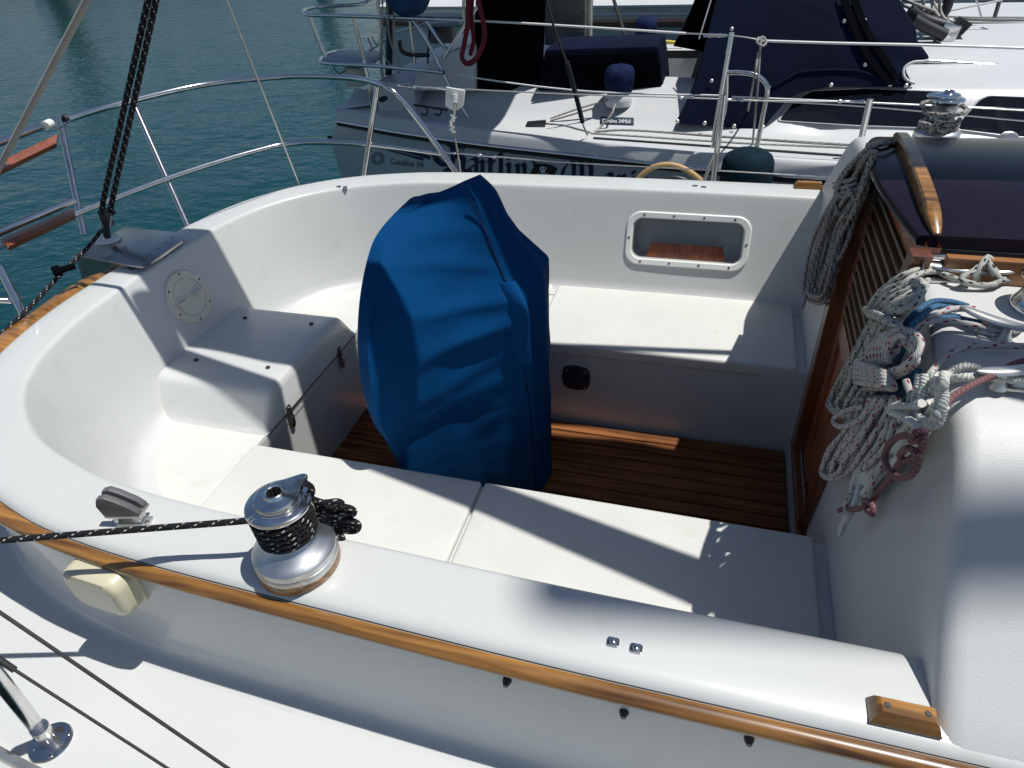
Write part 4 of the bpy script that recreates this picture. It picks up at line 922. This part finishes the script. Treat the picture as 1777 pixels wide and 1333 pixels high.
for nm, P in (('window', ((1352,209),(1378,176),(1410,158),(1500,154),(1652,160),(1664,166),(1648,192),(1632,216),(1620,222),(1480,217))), ('window', ((1662,224),(1668,210),(1700,174),(1716,167),(1800,170),(1900,178),(1900,245),(1760,236)))):
    o1 = rpoly(P, 6, 4); cen = sum(o1, Vector((0,0)))/len(o1)
    A_ = [sidep(*(cen+(p-cen)*1.0), off=.010) for p in o1]; B_ = [sidep(*(cen+(p-cen)*1.022+(p-cen).normalized()*2), off=.0) for p in o1]
    w_ = MB(); w_.add(A_, [tuple(range(len(A_)))]); wo = w_.build(nm, M['glass'], nb_, 0)
    f_ = MB(); f_.grid([B_, [sidep(*(cen+(p-cen)*1.01+(p-cen).normalized()*1), off=.012) for p in o1], A_], close_u=True); f_.build('frame', M['nlight'], wo, 60)
hr = MB(); hr.tube(cr([V(1555,104,y=3.05), V(1640,108,y=3.05), V(1777,117,y=3.05), V(1950,130,y=3.05)], 4), .012, 10); hr.tube([V(1728,134,y=3.03), V(1733,116,y=3.05)], .010, 8)
hr.build('handrail', M['steel'], nb_, 60)
MB().prism([V(1640,84,y=3.4), V(1650,70,y=3.5), V(1700,70,y=3.5), V(1722,105,y=3.3), V(1655,103,y=3.3)], (0,.2,.0), .02).build('mast_step_moulding', M['nlight'], nb_, 40)
# dodger ------------------------------------------------------
OUT = [(1172,216),(1190,185),(1206,148),(1218,100),(1232,40),(1258,-60),(1540,-60),(1566,10),(1590,48),(1593,76),(1614,100),(1606,109)]
OUT2 = [(1590,106),(1574,112),(1567,122),(1570,134),(1585,144),(1579,153),(1545,152),(1440,152),(1400,158),(1368,172),(1345,198),(1322,226),(1274,223),(1223,219)]
def dp(px, py): 
    t = max(0,min(1,(216-py)/276)); return V(px,py,y=2.55+.38*t)
dg_ = MB(); PL = [dp(*p) for p in OUT+OUT2]
dg_.prism(PL, (.02,1.75,.06), .012); dod = dg_.build('dodger', M['navy'], nb_, 40)
pp_ = MB(); pp_.tube(cr([dp(*p)+Vector((0,-.012,0)) for p in ((1611,104),(1600,106),(1585,107),(1573,113),(1567,122),(1569,133),(1577,140),(1587,144))], 6), .0075, 10); pp_.build('piping', M['nlight'], dod)
for P in (((1462,-10),(1478,36),(1500,86),(1522,118),(1548,146)), ((1480,-10),(1494,30),(1518,76),(1540,110),(1556,135))):
    c = [dp(*p)+Vector((0,-.014,0)) for p in cr([Vector((a,b_)).to_3d() for a, b_ in P], 6) for p in [(p.x,p.y)]]
    q = MB(); q.grid([[a+Vector((-.020,0,0)), a+Vector((-.018,-.012,0)), a+Vector((.018,-.012,0)), a+Vector((.020,0,0))] for a in c]); q.build('strap', M['black'], dod, 30)
# soft raised seam curve over the window cut-out
c = [dp(p.x,p.y)+Vector((0,-.008,0)) for p in cr([Vector((a,b_,0)) for a, b_ in ((1330,156),(1355,142),(1385,126),(1420,122),(1480,122),(1520,132),(1560,146))], 6)]
MB().tube(c, .007, 8).build('canvas_seam', M['navy'], dod)
for px, py in ((1176,210),(1223,213),(1274,218),(1324,220),(1442,147),(1545,146),(1572,148),(1334,152),(1235,140),(1465,36),(1501,112),(1270,50),(1500,35)):
    q = MB(); p = dp(px,py)+Vector((0,-.012,0)); q.lathe([(0,.006),(.006,.005),(.010,.002),(.012,-.002)], p, (0,-1,.15), 14); q.build('snap_button', M['alu'], dod, 50)
# aft canvas edge, black inside
MB().prism([V(px,py,y=3.3) for px, py in ((1168,80),(1186,50),(1228,-60),(1262,-60),(1240,40),(1222,90))], (0,.9,0)).build('dodger_lining', M['black'], dod, 0)
MB().tube([V(1240,-20,y=2.9), V(1213,68,y=2.85)], .004, 6).build('zip_cord', M['wcable'], dod)
# curtain and cushion cover in the neighbour's cockpit
YCU = surf(880,156).y; cu = MB(); rows = []
for i in range(24):
    t = i/23; r = []
    for k in range(12):
        s = k/11; px = lerp(lerp(828,948,t), lerp(819,940,t), s); py = lerp(-60,157,s); r.append(V(px,py,y=YCU+.012*math.sin(t*17+s*2)))
    rows.append(r)
cu.grid(rows); cu.grid([[p+Vector((0,.02,0)) for p in r] for r in rows]); cur = cu.build('side_curtain', M['black'], nb_, 60)
YC = surf(1040,159).y; cc = MB(); cc.prism([V(px,py,y=YC) for px, py in ((932,158),(938,120),(946,86),(1000,84),(1100,81),(1142,80),(1148,118),(1151,161))], (0,.42,.0), .018)
cco = cc.build('cockpit_cushion_cover', M['navy'], nb_, 40)
MB().prism([V(px,py,y=YC-.006) for px, py in ((936,155),(946,96),(1141,91),(1149,158))], (0,-.008,0), .004).build('cover_skirt', M['black'], cco, 40)
# stern rail
sr = empty('stern_rail', (0,0,0)); sr.parent = nb_
def nt(name, P, r=.0125, mt=M['steel'], par=sr, n=10):
    P = [V(a,b_,y=c) for a, b_, c in P]; return MB().tube(cr(P, 8) if len(P) > 2 else P, r, n).build(name, mt, par, 60)
nt('top_rail', [(660,-14,3.9),(640,0,3.75),(620,8,3.6),(560,11,3.4),(536,15,3.2),(527,20,3.0),(536,26,2.9),(570,27,2.85),(640,29,2.8),(740,33,2.75),(800,34,2.72)])
nt('lower_rail', [(600,88,3.7),(572,92,3.3),(556,104,3.0),(566,110,2.9),(640,114,2.8),(700,119,2.75),(770,126,2.7)])
nt('post', [(537,27,2.9),(550,62,2.9),(565,99,2.9)]); nt('post', [(613,29,2.82),(632,105,2.82)]); nt('post', [(632,105,2.82),(641,150,2.80),(646,190,2.80)])
nt('brace', [(712,34,2.8),(722,42,2.8),(748,84,2.78),(780,150,2.76),(812,203,2.74)]); nt('brace', [(734,30,2.9),(766,76,2.9),(776,86,2.9)], .011); nt('brace', [(830,10,2.7),(806,44,2.7),(772,100,2.7)], .010); nt('post', [(805,-40,2.95),(805,32,2.95),(812,60,2.95)], .010)
nt('brace', [(800,38,3.4),(700,52,3.3),(640,88,3.2)], .010); nt('grab_tube', [(693,70,3.0),(697,88,3.0),(712,95,3.0),(745,96,3.0)], .014, M['blackp']); nt('post', [(712,38,3.0),(716,80,3.0),(720,112,3.0)], .011); nt('post', [(655,-10,3.1),(660,60,3.1),(662,120,3.1),(668,150,3.1)], .012); nt('post', [(676,-10,3.2),(676,70,3.2),(674,130,3.2)], .026, M['navyp']); nt('rod_holder', [(642,64,3.1),(649,80,3.1)], .022)
for a, b_ in (((739,36),(768,58)),((742,98),(744,130)),((746,40),(742,96))): nt('stay_tube', [(*a,3.1),(*b_,3.1)], .006, M['blackp'])
MB().prism([V(px,py,y=yy) for px, py, yy in ((558,104,2.95),(572,95,3.1),(588,86,3.45),(655,88,3.45),(664,93,3.3),(642,112,2.84))], (0,0,-.02), .004).build('corner_seat', mat('blue_grey_seat', (.22,.27,.36), .45), sr, 30)
MB().prism([V(px,py,y=yy) for px, py, yy in ((728,42,3.1),(752,31,3.4),(798,30,3.4),(805,34,3.2),(796,39,2.9))], (0,0,-.02), .004).build('corner_seat', mat('blue_grey_seat', (.22,.27,.36), .45), sr, 30)
for P, yy, mm in (((598,115,636,150),2.95,'cream_box'), ((744,40,790,74),3.2,'grey_box')):
    a = V(P[0],P[1],y=yy); c = V(P[2],P[3],y=yy); k = (a+c)/2; MB().box(k, (abs(c.x-a.x),.10,abs(c.z-a.z)), None, .025).build('rail_box', mat(mm, (.50,.49,.42) if 'cream' in mm else (.12,.12,.12), .5), sr, 40)
for k, P in enumerate((((664,0),(663,50),(664,85),(672,105),(690,126),(693,118),(688,90),(683,60),(684,10)), ((672,5),(674,50),(680,80),(692,104)), ((683,36),(686,90),(695,128)), ((578,114),(582,122),(590,128),(600,122)))):
    nt('hanging_cord', [(a,b_,2.76) for a, b_ in P], .005 if k < 3 else .004, R_['ww'] if k < 3 else M['blackp'], n=8)
for px, py in ((665,172),(813,206)):
    c = V(px,py,y=2.85); MB().lathe([(0,.004),(.026,.004),(.034,.0)], c, (0,-.45,1), 20).build('deck_fill_cap', M['blackp'], nb_, 40)
for a in (740,764):
    MB().tube(cr([V(a-2,187,y=2.78), V(a+2,193,y=2.77), V(a-2,200,y=2.76), V(a-10,197,y=2.76)], 5), .006, 8).build('deck_hook', M['blackp'], nb_, 60)
MB().tube([V(718,182,y=2.80), V(776,191,y=2.76)], .008, 8).build('deck_track', M['blackp'], nb_, 60)
# stanchion, gate brace and guard wires
stn = MB().tube([V(1270,56,y=2.30), V(1238,246,y=2.22)], .0135, 12).build('stanchion', M['steel'], nb_, 60)
MB().tube([V(1508,176,y=2.25)+Vector((0,0,.002)), V(1490,256,y=2.25)], .012, 10).build('stanchion', M['steel'], nb_, 60)
nt('gate_brace', [(1262,126,2.29),(1285,126,2.29),(1310,130,2.28),(1327,142,2.28),(1332,160,2.27),(1324,200,2.26),(1313,256,2.24)], .0125, par=nb_)
nt('gate_brace', [(1262,128,2.29),(1258,190,2.27),(1236,256,2.25)], .010, par=nb_)
nt('guard_wire', [(738,33,2.75),(900,40,2.6),(1190,58,2.35)], .0058, M['wcable'], nb_); nt('guard_wire', [(1190,58,2.35),(1266,62,2.30),(1300,66,2.28),(1322,71,2.27)], .0035, M['cable'], nb_)
nt('guard_wire', [(1322,71,2.27),(1450,75,2.22),(1590,78,2.2),(1777,84,2.2),(2000,94,2.25)], .0060, M['wcable'], nb_)
nt('guard_wire', [(795,130,2.7),(850,139,2.6),(950,152,2.5),(1060,161,2.4),(1250,166,2.3)], .0048, M['wcable'], nb_); nt('guard_wire', [(1270,168,2.29),(1500,178,2.22),(1777,190,2.2),(2000,199,2.25)], .0045, M['wcable'], nb_)
for i in range(5):
    a = V(1225+i*8,62,y=2.33); MB().tube([a+Vector((-.012,0,0)), a+Vector((.010,0,.002))], .008+.002*(i % 2), 8).build('wire_fitting', M['steel'], nb_, 60)
# lettering on the hull ----------------------------------------
def strokes(glyph, X0, Y0, s, h, slope, mb, nib=.15, ang=38):
    c, sn = math.cos(math.radians(ang))*nib, math.sin(math.radians(ang))*nib
    for st_ in glyph:
        P = cr([Vector((a,b_,0)) for a, b_ in st_], 5) if len(st_) > 2 else [Vector((*st_[0],0)), Vector((*st_[1],0))]
        for a, b_ in zip(P, P[1:]):
            q = [(a.x-c/2,a.y-sn/2),(a.x+c/2,a.y+sn/2),(b_.x+c/2,b_.y+sn/2),(b_.x-c/2,b_.y-sn/2)]
            mb.add([H(X0+u*s, Y0+slope*u*s-v*h, .0045+.0003*random.random()) for u, v in q], [(0,1,2,3)])
G = dict(
 K=[[(-.55,.62),(-.45,.40),(-.15,.22),(.15,.30),(.3,.5)],[(.05,1.0),(.22,.90),(.22,.35),(.12,.12),(-.05,.05)],[(.22,.9),(.45,1.02),(.62,.92)],[(.75,1.0),(.60,.80),(.30,.62)],[(.32,.62),(.62,.55),(.66,.35),(.62,.12),(.80,.0)],[(.30,.05),(.10,.0),(-.1,.08)]],
 a=[[(.05,.55),(.28,.66),(.42,.56),(.42,.08),(.52,.0)],[(.40,.38),(.12,.28),(.08,.10),(.22,.0),(.42,.10)]],
 i=[[(.05,.60),(.16,.54),(.16,.08),(.28,.0)],[(.12,.86),(.22,.80)]],
 t=[[(.12,.86),(.16,.62),(.16,.10),(.28,.0),(.38,.06)],[(.0,.62),(.36,.62)]],
 l=[[(.06,1.0),(.16,.92),(.16,.10),(.28,.0)]],
 n=[[(.03,.60),(.14,.54),(.14,.04)],[(.14,.50),(.34,.66),(.46,.54),(.46,.08),(.56,.0)],[(.08,.0),(.2,.06)]],
 M=[[(-.2,.35),(-.12,.62),(.15,.95),(.32,.80),(.30,.3),(.15,.02)],[(.32,.72),(.55,.98),(.68,.80),(.66,.10),(.56,.0)],[(.68,.72),(.95,.98),(1.10,.80),(1.08,.12),(1.25,.0)],[(-.1,.08),(.1,.0),(.3,.1)]],
 r=[[(.03,.60),(.14,.54),(.14,.06),(.24,.0)],[(.14,.48),(.30,.66),(.40,.58)]],
 e=[[(.38,.52),(.22,.64),(.08,.46),(.08,.14),(.22,.0),(.42,.10)],[(.08,.32),(.36,.44),(.38,.54)]],
)
lt = MB()
def base(px): return 302+.112*(px-820)
for ch, px, sc_ in (('K',776,1.15),('a',811,1),('i',831,1),('t',845,1),('l',863,1),('i',877,1),('n',893,1),('M',983,1.05),('a',1046,1),('r',1069,1),('i',1093,1),('e',1110,1)):
    strokes(G[ch], px, base(px), 37*sc_, 41*sc_, .112, lt, .24)
lt.build('name_lettering', M['ink'], nb_, 0, recalc=False)
fg = MB(); fg.add([H(px,py,.005) for px, py in ((922,277),(932,284),(945,284),(958,287),(967,292),(963,302),(957,312),(944,310),(930,306),(917,306),(921,298),(926,290))], [tuple(range(12))]); fgo = fg.build('flag_emblem', M['inkb'], nb_, 0, recalc=False)
sk_ = MB()
def hp_(pts, off=.007): sk_.add([H(px,py,off) for px, py in pts], [tuple(range(len(pts)))])
hp_([(942+6*math.cos(a),293.5+4.6*math.sin(a)) for a in [2*PI*k/14 for k in range(14)]]); hp_([(938,297),(946,297),(945,301),(939,301)])
for a in ((932,301,951,308),(951,301,932,307.5)): hp_([(a[0],a[1]-.9),(a[2],a[3]-.9),(a[2],a[3]+.9),(a[0],a[1]+.9)], .0075)
sk_.build('skull_mark', M['inkw'], fgo, 0, recalc=False)
ey = MB()
for cx in (939.4,944.6): ey.add([H(cx+1.5*math.cos(a),293.6+1.5*math.sin(a),.009) for a in [2*PI*k/10 for k in range(10)]], [tuple(range(10))])
ey.build('eye_mark', M['inkb'], fgo, 0, recalc=False)
def ftext(txt, fn, mt, name, parent, size=1.):
    cu = bpy.data.curves.new('t', 'FONT'); cu.body = txt; cu.size = size; ob = bpy.data.objects.new('t', cu); COL.objects.link(ob); bpy.context.view_layer.update()
    me = bpy.data.meshes.new_from_object(ob.evaluated_get(bpy.context.evaluated_depsgraph_get())); m_ = MB(); m_.add([fn(v.co.x, v.co.y) for v in me.vertices], [list(f.vertices) for f in me.polygons]); bpy.data.objects.remove(ob)
    return m_.build(name, mt, parent, 0, recalc=False)
ftext('Catalina 34', lambda u, v: H(677+u*12.6, 284+.135*u*12.6-v*14.5, .005), M['teal'], 'model_lettering', nb_)
sl_ = MB()
for r0, r1 in ((10.5,8.8),(6.6,5.4)): sl_.grid([[H(655+r*math.cos(2*PI*k/28),275+r*math.sin(2*PI*k/28)*1.02,.018) for k in range(28)] for r in (r0,r1)], close_u=True)
sl_.add([H(651,279,.005),H(654,271,.005),H(656,271,.005),H(657,279,.005)], [(0,1,2,3)]); sl_.build('round_emblem', M['teal'], nb_, 0, recalc=False)
sp_ = MB()
for A_, B_ in ((((568,235),(640,247),(700,259),(748,271)),((568,240),(640,252),(700,264),(745,277))), (((660,257),(700,266),(735,275)),((660,258.5),(700,269),(733,279)))):
    sp_.grid([[H(*p) for p in cr([Vector((*q,0)) for q in A_], 5) for p in [(p.x,p.y)]], [H(*p) for p in cr([Vector((*q,0)) for q in B_], 5) for p in [(p.x,p.y)]]])
sp_.build('cove_stripe', M['ink'], nb_, 0, recalc=False)
# badge on the coaming side
bdg = MB(); bdg.prism([sidep(px,py,.006) for px, py in ((1042,203),(1100,205),(1100,216),(1042,214))], (0,-.006,.004), .001); bo_ = bdg.build('badge', M['badge'], nb_, 30)
ftext('Catalina 34MkII', lambda u, v: sidep(1045+u*7.9, 212.5+.03*u*7.9-v*9.5, .020), M['inkw'], 'badge_lettering', bo_)
# running gear of the neighbour
pb_ = MB(); c = surf(931,214,.02); pb_.box(c, (.125,.03,.032), Matrix.Rotation(-.10, 3, 'Y'), .010); pb_.box(c+Vector((-.045,0,-.02)), (.05,.035,.03), None, .008); pb_.build('genoa_car', M['blackp'], nb_, 40)
def nr(P, mt, r, label, yy=None, nm='rope'):
    return rope([[(V(a,b_,y=c) if c > 2.6 or b_ < 195 or 'halyards' in label else surf(a,b_,r)) for a, b_, c in st_] for st_ in P], mt, r, label, nm)
nr([[(955,206,2.62),(1000,190,2.68),(1060,172,2.74)],[(955,210,2.60),(1040,185,2.72)],[(945,214,2.60),(980,218,2.55),(1010,226,2.5),(1024,230,2.48)]], R_['gw'], .0055, 'grey control line led round the black block on the neighbouring deck')
nr([[(1068,180,2.66),(1060,200,2.62),(1040,222,2.5),(1027,232,2.46)],[(1030,228,2.5),(1100,226,2.56),(1300,240,2.58),(1486,252,2.58),(1600,262,2.58)],[(1026,231,2.46),(1100,236,2.5),(1300,249,2.52),(1486,257,2.52),(1600,268,2.52)]], R_['bw'], .0062, 'pair of white sheets lying along the neighbouring side deck')
MB().tube([surf(a,b_,.004) for a, b_ in ((1030,240),(1100,245),(1200,252),(1300,259),(1400,266),(1500,273))], .008, 8).build('genoa_track', M['blackp'], nb_, 60)
nr([[(1323,70,2.25),(1316,66,2.24),(1314,74,2.22),(1324,80,2.22),(1330,72,2.24),(1322,64,2.25),(1320,78,2.23),(1318,100,2.23),(1314,160,2.22),(1306,250,2.2)],[(1316,90,2.23),(1308,140,2.22),(1297,198,2.2)]], R_['ww'], .0058, 'white line knotted to the neighbouring guard wire above the gate')
nt('backstay_adjuster', [(944,-20,2.2),(962,50,2.25),(984,110,2.3)], .007, M['screw'], nb_); nt('backstay_adjuster', [(984,108,2.3),(1000,168,2.35),(1011,212,2.4)], .0145, M['blackp'], nb_); nt('backstay_shackle', [(1011,212,2.4),(1014,222,2.42),(1020,236,2.44)], .006, M['steel'], nb_)
# capped winches
def cap_winch(px, py, yy, s, lab, basering=True):
    c = V(px,py,y=yy); h = MB(); rows = []
    for k, (r, z) in enumerate(((.070,.0),(.078,.02),(.080,.05),(.090,.07),(.094,.10),(.090,.135),(.075,.160),(.045,.175),(.0,.178))):
        rows.append([c+Vector((math.cos(a)*r*s*(1+.05*math.sin(7*a+k)), math.sin(a)*r*s*(1+.05*math.sin(7*a+k)), (z+.03)*s+.004*math.sin(5*a))) for a in [2*PI*j/40 for j in range(40)]])
    h.grid(rows, close_u=True); o = h.build('winch_cover', M['navy2'], None, 70, loc=c); tag(o, lab, 'winch cover', 'fabric winch caps on the neighbouring boat')
    if basering: MB().lathe([(.085*s,-.03),(.088*s,.0),(.086*s,.02),(.066*s,.045),(.0,.045)], c, n=32).build('winch_base', M['nlight'], nb_, 40)
cap_winch(1074,173,surf(1074,186).y+.02,.96, 'rounded navy fabric cap over the neighbouring winch beside the black cushions')
cap_winch(1119,76,4.92,1.0, 'smaller-looking navy fabric cap beyond the cushions near the yellow hose', False)
rope([[V(a,b_,y=4.75) for a, b_ in ((1100,62),(1085,68),(1070,72),(1058,76))]], R_['ww'], .008, 'white line led from the farther navy winch cap', 'rope')
rope([[V(a,b_,y=4.9) for a, b_ in ((1136,79),(1150,73),(1170,74),(1186,79))]], M['yellow'], .014, 'yellow hose curving over the far cockpit edge of the neighbouring boat', 'hose', cat='hose')
# blue bag hanging from the stern rail
bg_ = MB(); c = V(706,-25,y=2.85); rows = []
for i in range(17):
    t = PI*i/16; r = .155*math.sin(t)**.8; z = .165*math.cos(t)
    rows.append([c+Vector((math.cos(a)*r*1.05*(1+.03*math.sin(3*a+i)), math.sin(a)*r, z+(.018*math.sin(4*a)*math.sin(t)))) for a in [2*PI*k/32 for k in range(32)]])
bg_.grid(rows, close_u=True); o = bg_.build('grill_cover', mat('mid_blue_canvas', (.012,.05,.14), .8, bump=.5, bscale=30, bdist=.004, var=.2, vscale=12), None, 70); tag(o, 'rounded blue canvas cover clamped to the neighbouring stern rail', 'canvas cover')
# red strap
rb = MB()
def ribbon(P, w_):
    c = cr([V(a,b_,y=d) for a, b_, d in P], 8); rws = []
    for i, p in enumerate(c):
        t = (c[min(i+1,len(c)-1)]-c[max(i-1,0)]).normalized(); s = t.cross(Vector((.25,1,0))).normalized(); rws.append([p-s*w_/2, p-s*w_/2+Vector((0,-.004,0)), p+s*w_/2+Vector((0,-.004,0)), p+s*w_/2])
    rb.grid(rws, close_u=True)
ribbon([(812,-30,2.62),(812,0,2.60),(812,40,2.58),(805,80,2.57),(802,100,2.56),(810,110,2.55),(822,106,2.54),(834,88,2.54),(841,62,2.55),(838,35,2.56),(830,0,2.58),(826,-30,2.6)], .032)
ribbon([(822,-30,2.61),(818,30,2.60),(822,70,2.60),(816,96,2.60)], .028)
o = rb.build('red_strap', M['red'], None, 0); tag(o, 'dark red webbing strap looped and hanging beside the black side curtain', 'strap')
# fender between the boats
fc_ = V(1297,292,y=1.62); fm = MB(); fm.lathe([(0,.088),(.030,.086),(.070,.077),(.100,.058),(.112,.035),(.115,.0),(.116,-.3),(.112,-.44),(.09,-.50),(.0,-.52)], fc_, (0,0,1), 40)
o = fm.build('fender', M['fend'], None, 60); tag(o, 'dark blue fabric-covered fender hanging between the two boats', 'fender')
rope([[V(a,b_,y=1.5) for a, b_ in ((1095,330),(1112,306),(1135,290),(1160,286),(1185,292),(1210,308),(1230,330))]], M['tan'], .013, 'tan hose arching up behind the far coaming by the fender', 'hose', cat='hose')
rope([[V(a,b_,y=1.62) for a, b_ in ((1140,325),(1152,313),(1170,309),(1190,314),(1200,325))]], M['blackp'], .014, 'black hose low behind the tan hose', 'hose', cat='hose')
# mast foot gear on the neighbour's cabin top
mg = empty('mast_foot_gear', V(1640,60,y=3.6)); mg.parent = nb_
def gt(nm, P, r, mt): 
    P = [V(a,b_,y=c) for a, b_, c in P]; return MB().tube(cr(P, 6) if len(P) > 2 else P, r, 10).build(nm, mt, mg, 60)
for P, r in ((((1578,18,3.5),(1602,34,3.5),(1636,46,3.5)),.040), (((1600,24,3.6),(1640,48,3.6),(1652,62,3.6)),.045), (((1585,34,3.4),(1610,48,3.4),(1640,62,3.4)),.035), (((1650,-10,3.7),(1640,20,3.7),(1620,40,3.7)),.03)): gt('block', P, r, M['blackp'])
for P in (((1556,4,3.6),(1580,14,3.55),(1610,22,3.5)), ((1562,-4,3.6),(1590,8,3.5),(1622,20,3.5)), ((1600,-20,3.6),(1602,10,3.6),(1596,24,3.6)), ((1622,-20,3.6),(1618,10,3.6),(1630,30,3.5)), ((1632,-20,3.6),(1632,20,3.6),(1650,44,3.5),(1668,56,3.5)), ((1612,-10,3.7),(1636,32,3.6),(1664,52,3.5))): gt('halyard', P, .010, R_['ww'])
MB().box(V(1643,63,y=3.45), (.10,.05,.14), Matrix.Rotation(.2,3,'Y'), .01).build('deck_organiser', M['steel'], mg, 30)
for k in range(4):
    MB().box(V(1656+k*5,44+k*3,y=3.5), (.018,.06,.10), Matrix.Rotation(.6,3,'Y'), .004).build('clutch', M['blackp'], mg, 30)
lines = []
for y0_, y1_, yy in ((29,31,3.9),(33,36,3.9),(37,41,3.85),(68,71,3.5),(71,76,3.5),(74,81,3.45),(84,84,3.4),(90,88,3.4),(95,92,3.35)): lines.append([(1640+(y0_ % 7)*3,y0_,yy),(1700,lerp(y0_,y1_,.5)+.6,yy),(1777,y1_,yy),(1950,y1_+8,yy)])
nr(lines, R_['ww'], .0065, 'bundle of halyards led aft over the neighbouring cabin top')
gt('rigging_wire', [(1633,22,3.7),(1740,0,3.7)], .006, M['cable']); gt('rigging_wire', [(1693,-5,3.8),(1703,30,3.8)], .006, M['cable']); gt('rigging_screw', [(1735,0,3.75),(1726,30,3.7)], .012, M['screw'])
# ================================================================ BOAT BEYOND
tb_ = empty('far_moored_sailboat', (0,0,0), 'white sailing boat with brown rubbing strake moored beyond the neighbouring cockpit', 'sailboat')
def tz(px, py, yy): return V(px,py,y=yy).z
Y3 = 7.4; zb = tz(1110,41,Y3)
def cur(x): return Y3+.012*(x-1)**2
h3 = MB(); r3 = [[Vector((x,cur(x)+a,z)) for a, z in ((.12,-1.6),(.05,-.6),(0,zb-.05))] for x in [(-5+.5*i) for i in range(29)]]; h3.grid(r3); h3.build('hull', M['nhull'], tb_, 60)
MB().grid([[Vector((x,cur(x)+a,zb+z)) for a, z in ((0,-.05),(-.03,-.045),(-.04,.0),(-.03,.03),(0,.034))] for x in [(-5+.5*i) for i in range(29)]]).build('rubbing_strake', M['brown'], tb_, 50)
MB().grid([[Vector((x,cur(x)+a,zb+z)) for a, z in ((0,.034),(.0,.075),(-.02,.08),(-.02,.10),(.0,.11),(.01,.155),(-.015,.16),(-.015,.185),(.05,.19),(.6,.20),(.62,.24),(.70,.42),(.9,.46),(2.4,.50))] for x in [(-5+.5*i) for i in range(29)]]).build('deck', M['nlight'], tb_, 40)
MB().grid([[Vector((x,cur(x)-.006,zb+z)) for z in (.112,.150)] for x in [(-5+.5*i) for i in range(29)]]).build('hull_stripe', M['alu'], tb_, 50)
w_ = MB(); w_.prism([V(px,py,y=8.02) for px, py in ((1757,-30),(1900,-30),(1900,14),(1762,12))], (0,.02,0), .004); w_.build('window', M['glass'], tb_, 0)
MB().prism([V(px,py,y=7.9) for px, py in ((1640,20),(1650,-30),(1672,-30),(1700,19))], (0,.3,0), .01).build('sail_bag', M['navy'], tb_, 30)
MB().tube([V(1062,-10,y=7.0), V(1088,72,y=6.6)], .02, 8).build('shroud', M['blackp'], tb_)
# concrete pile with pipe behind the neighbour's cockpit
p1_, p2_ = V(944,60,y=5.6), V(1016,60,y=5.6); pr_ = (p2_.x-p1_.x)/2
pile = MB().box(((p1_.x+p2_.x)/2, 5.6+pr_, -.2), (pr_*2, pr_*2, 5.2), None, .03).build('dock_pile', M['conc'], None, 30); tag(pile, 'square grey concrete pile standing behind the black curtain', 'pile')
q = V(1022,60,y=5.55); MB().tube([Vector((q.x,5.55,-1.6)), Vector((q.x,5.55,2.4))], .030, 14).build('pipe', mat('weathered_pipe', (.36,.35,.30), .6, var=.3, vscale=9, dirt=(.2,.18,.12), dscale=30), pile, 60)
# ================================================================ far side of the basin, mirrored in the water at upper left
for k, (px, ln, dd) in enumerate(((-60,11,1.10),(40,9,1.16),(250,10,1.22),(420,12,1.35))):
    b0 = V(px,-20,z=WZ); dirv = Vector((b0.x-CX.x, b0.y-CX.y, 0)); c = Vector((CX.x, CX.y, WZ))+dirv*dd; t_ = Vector((-dirv.y, dirv.x, 0)).normalized(); t_ = (t_+Vector((.2,.1,0))).normalized(); n_ = Vector((-t_.y, t_.x, 0))
    fb = empty('distant_yacht', c, ['white distant yacht across the basin, far left','white distant yacht behind the weedy pile','white distant yacht across the basin, in the middle','white distant yacht across the basin, farthest right'][k], 'yacht', 'yachts across the basin')
    m_ = MB(); rws = []
    for i in range(17):
        s = -1+2*i/16; wd = 1.5*(1-abs(s)**2.5*.9); rws.append([c+t_*(s*ln/2)+n_*a*wd+Vector((0,0,z)) for a, z in ((-.7,-.3),(-1,.6),(-1,1.35),(-.8,1.4),(.8,1.4),(1,1.35),(1,.6),(.7,-.3))])
    m_.grid(rws); m_.build('hull', M['far'], fb, 40)
    m_ = MB(); m_.box(c+Vector((0,0,1.7)), (ln*.4,1.6,.6), Matrix.Rotation(math.atan2(t_.y,t_.x),3,'Z'), .15); m_.build('cabin', M['far'], fb, 40)
    m_ = MB(); m_.tube([c+Vector((0,0,1.9)), c+Vector((0,0,13))], .09, 8); m_.build('mast', M['alu'], fb)
for k, (px, mt_, r_) in enumerate(((84,'weed',.34),(108,'conc',.34),(560,'conc',.3))):
    b0 = V(px,-25,z=WZ); MBp = MB(); MBp.tube([b0+Vector((0,0,-1)), b0+Vector((0,0,5.5))], [r_,r_*.95], 16); o = MBp.build('dock_pile', M[mt_], None, 60)
    tag(o, ['weedy green timber pile across the water at upper left','grey pile standing next to the weedy green one','lone grey pile across the water at top centre'][k], 'pile', 'piles across the basin')

# bimini added out of view over the neighbour's stern to shade the aft deck
bi = MB(); rows = []
for i in range(13):
    t = i/12; x = lerp(-2.9,-1.12,t); rows.append([Vector((x+.12*math.sin(PI*u)-.10*u, lerp(2.25,5.3,u), 1.78+.22*math.sin(PI*u)**.7)) for u in [k/12 for k in range(13)]])
bi.grid(rows); bi.build('shade_panel', M['navy'], nb_, 60)
# the pontoon the photographer stands on
o = MB().box((0,-3.25,-.62), (30,2.6,.10), None, .01).build('dock', M['dock'], None, 0); tag(o, 'grey timber pontoon beside the near hull', 'dock', kind='structure')
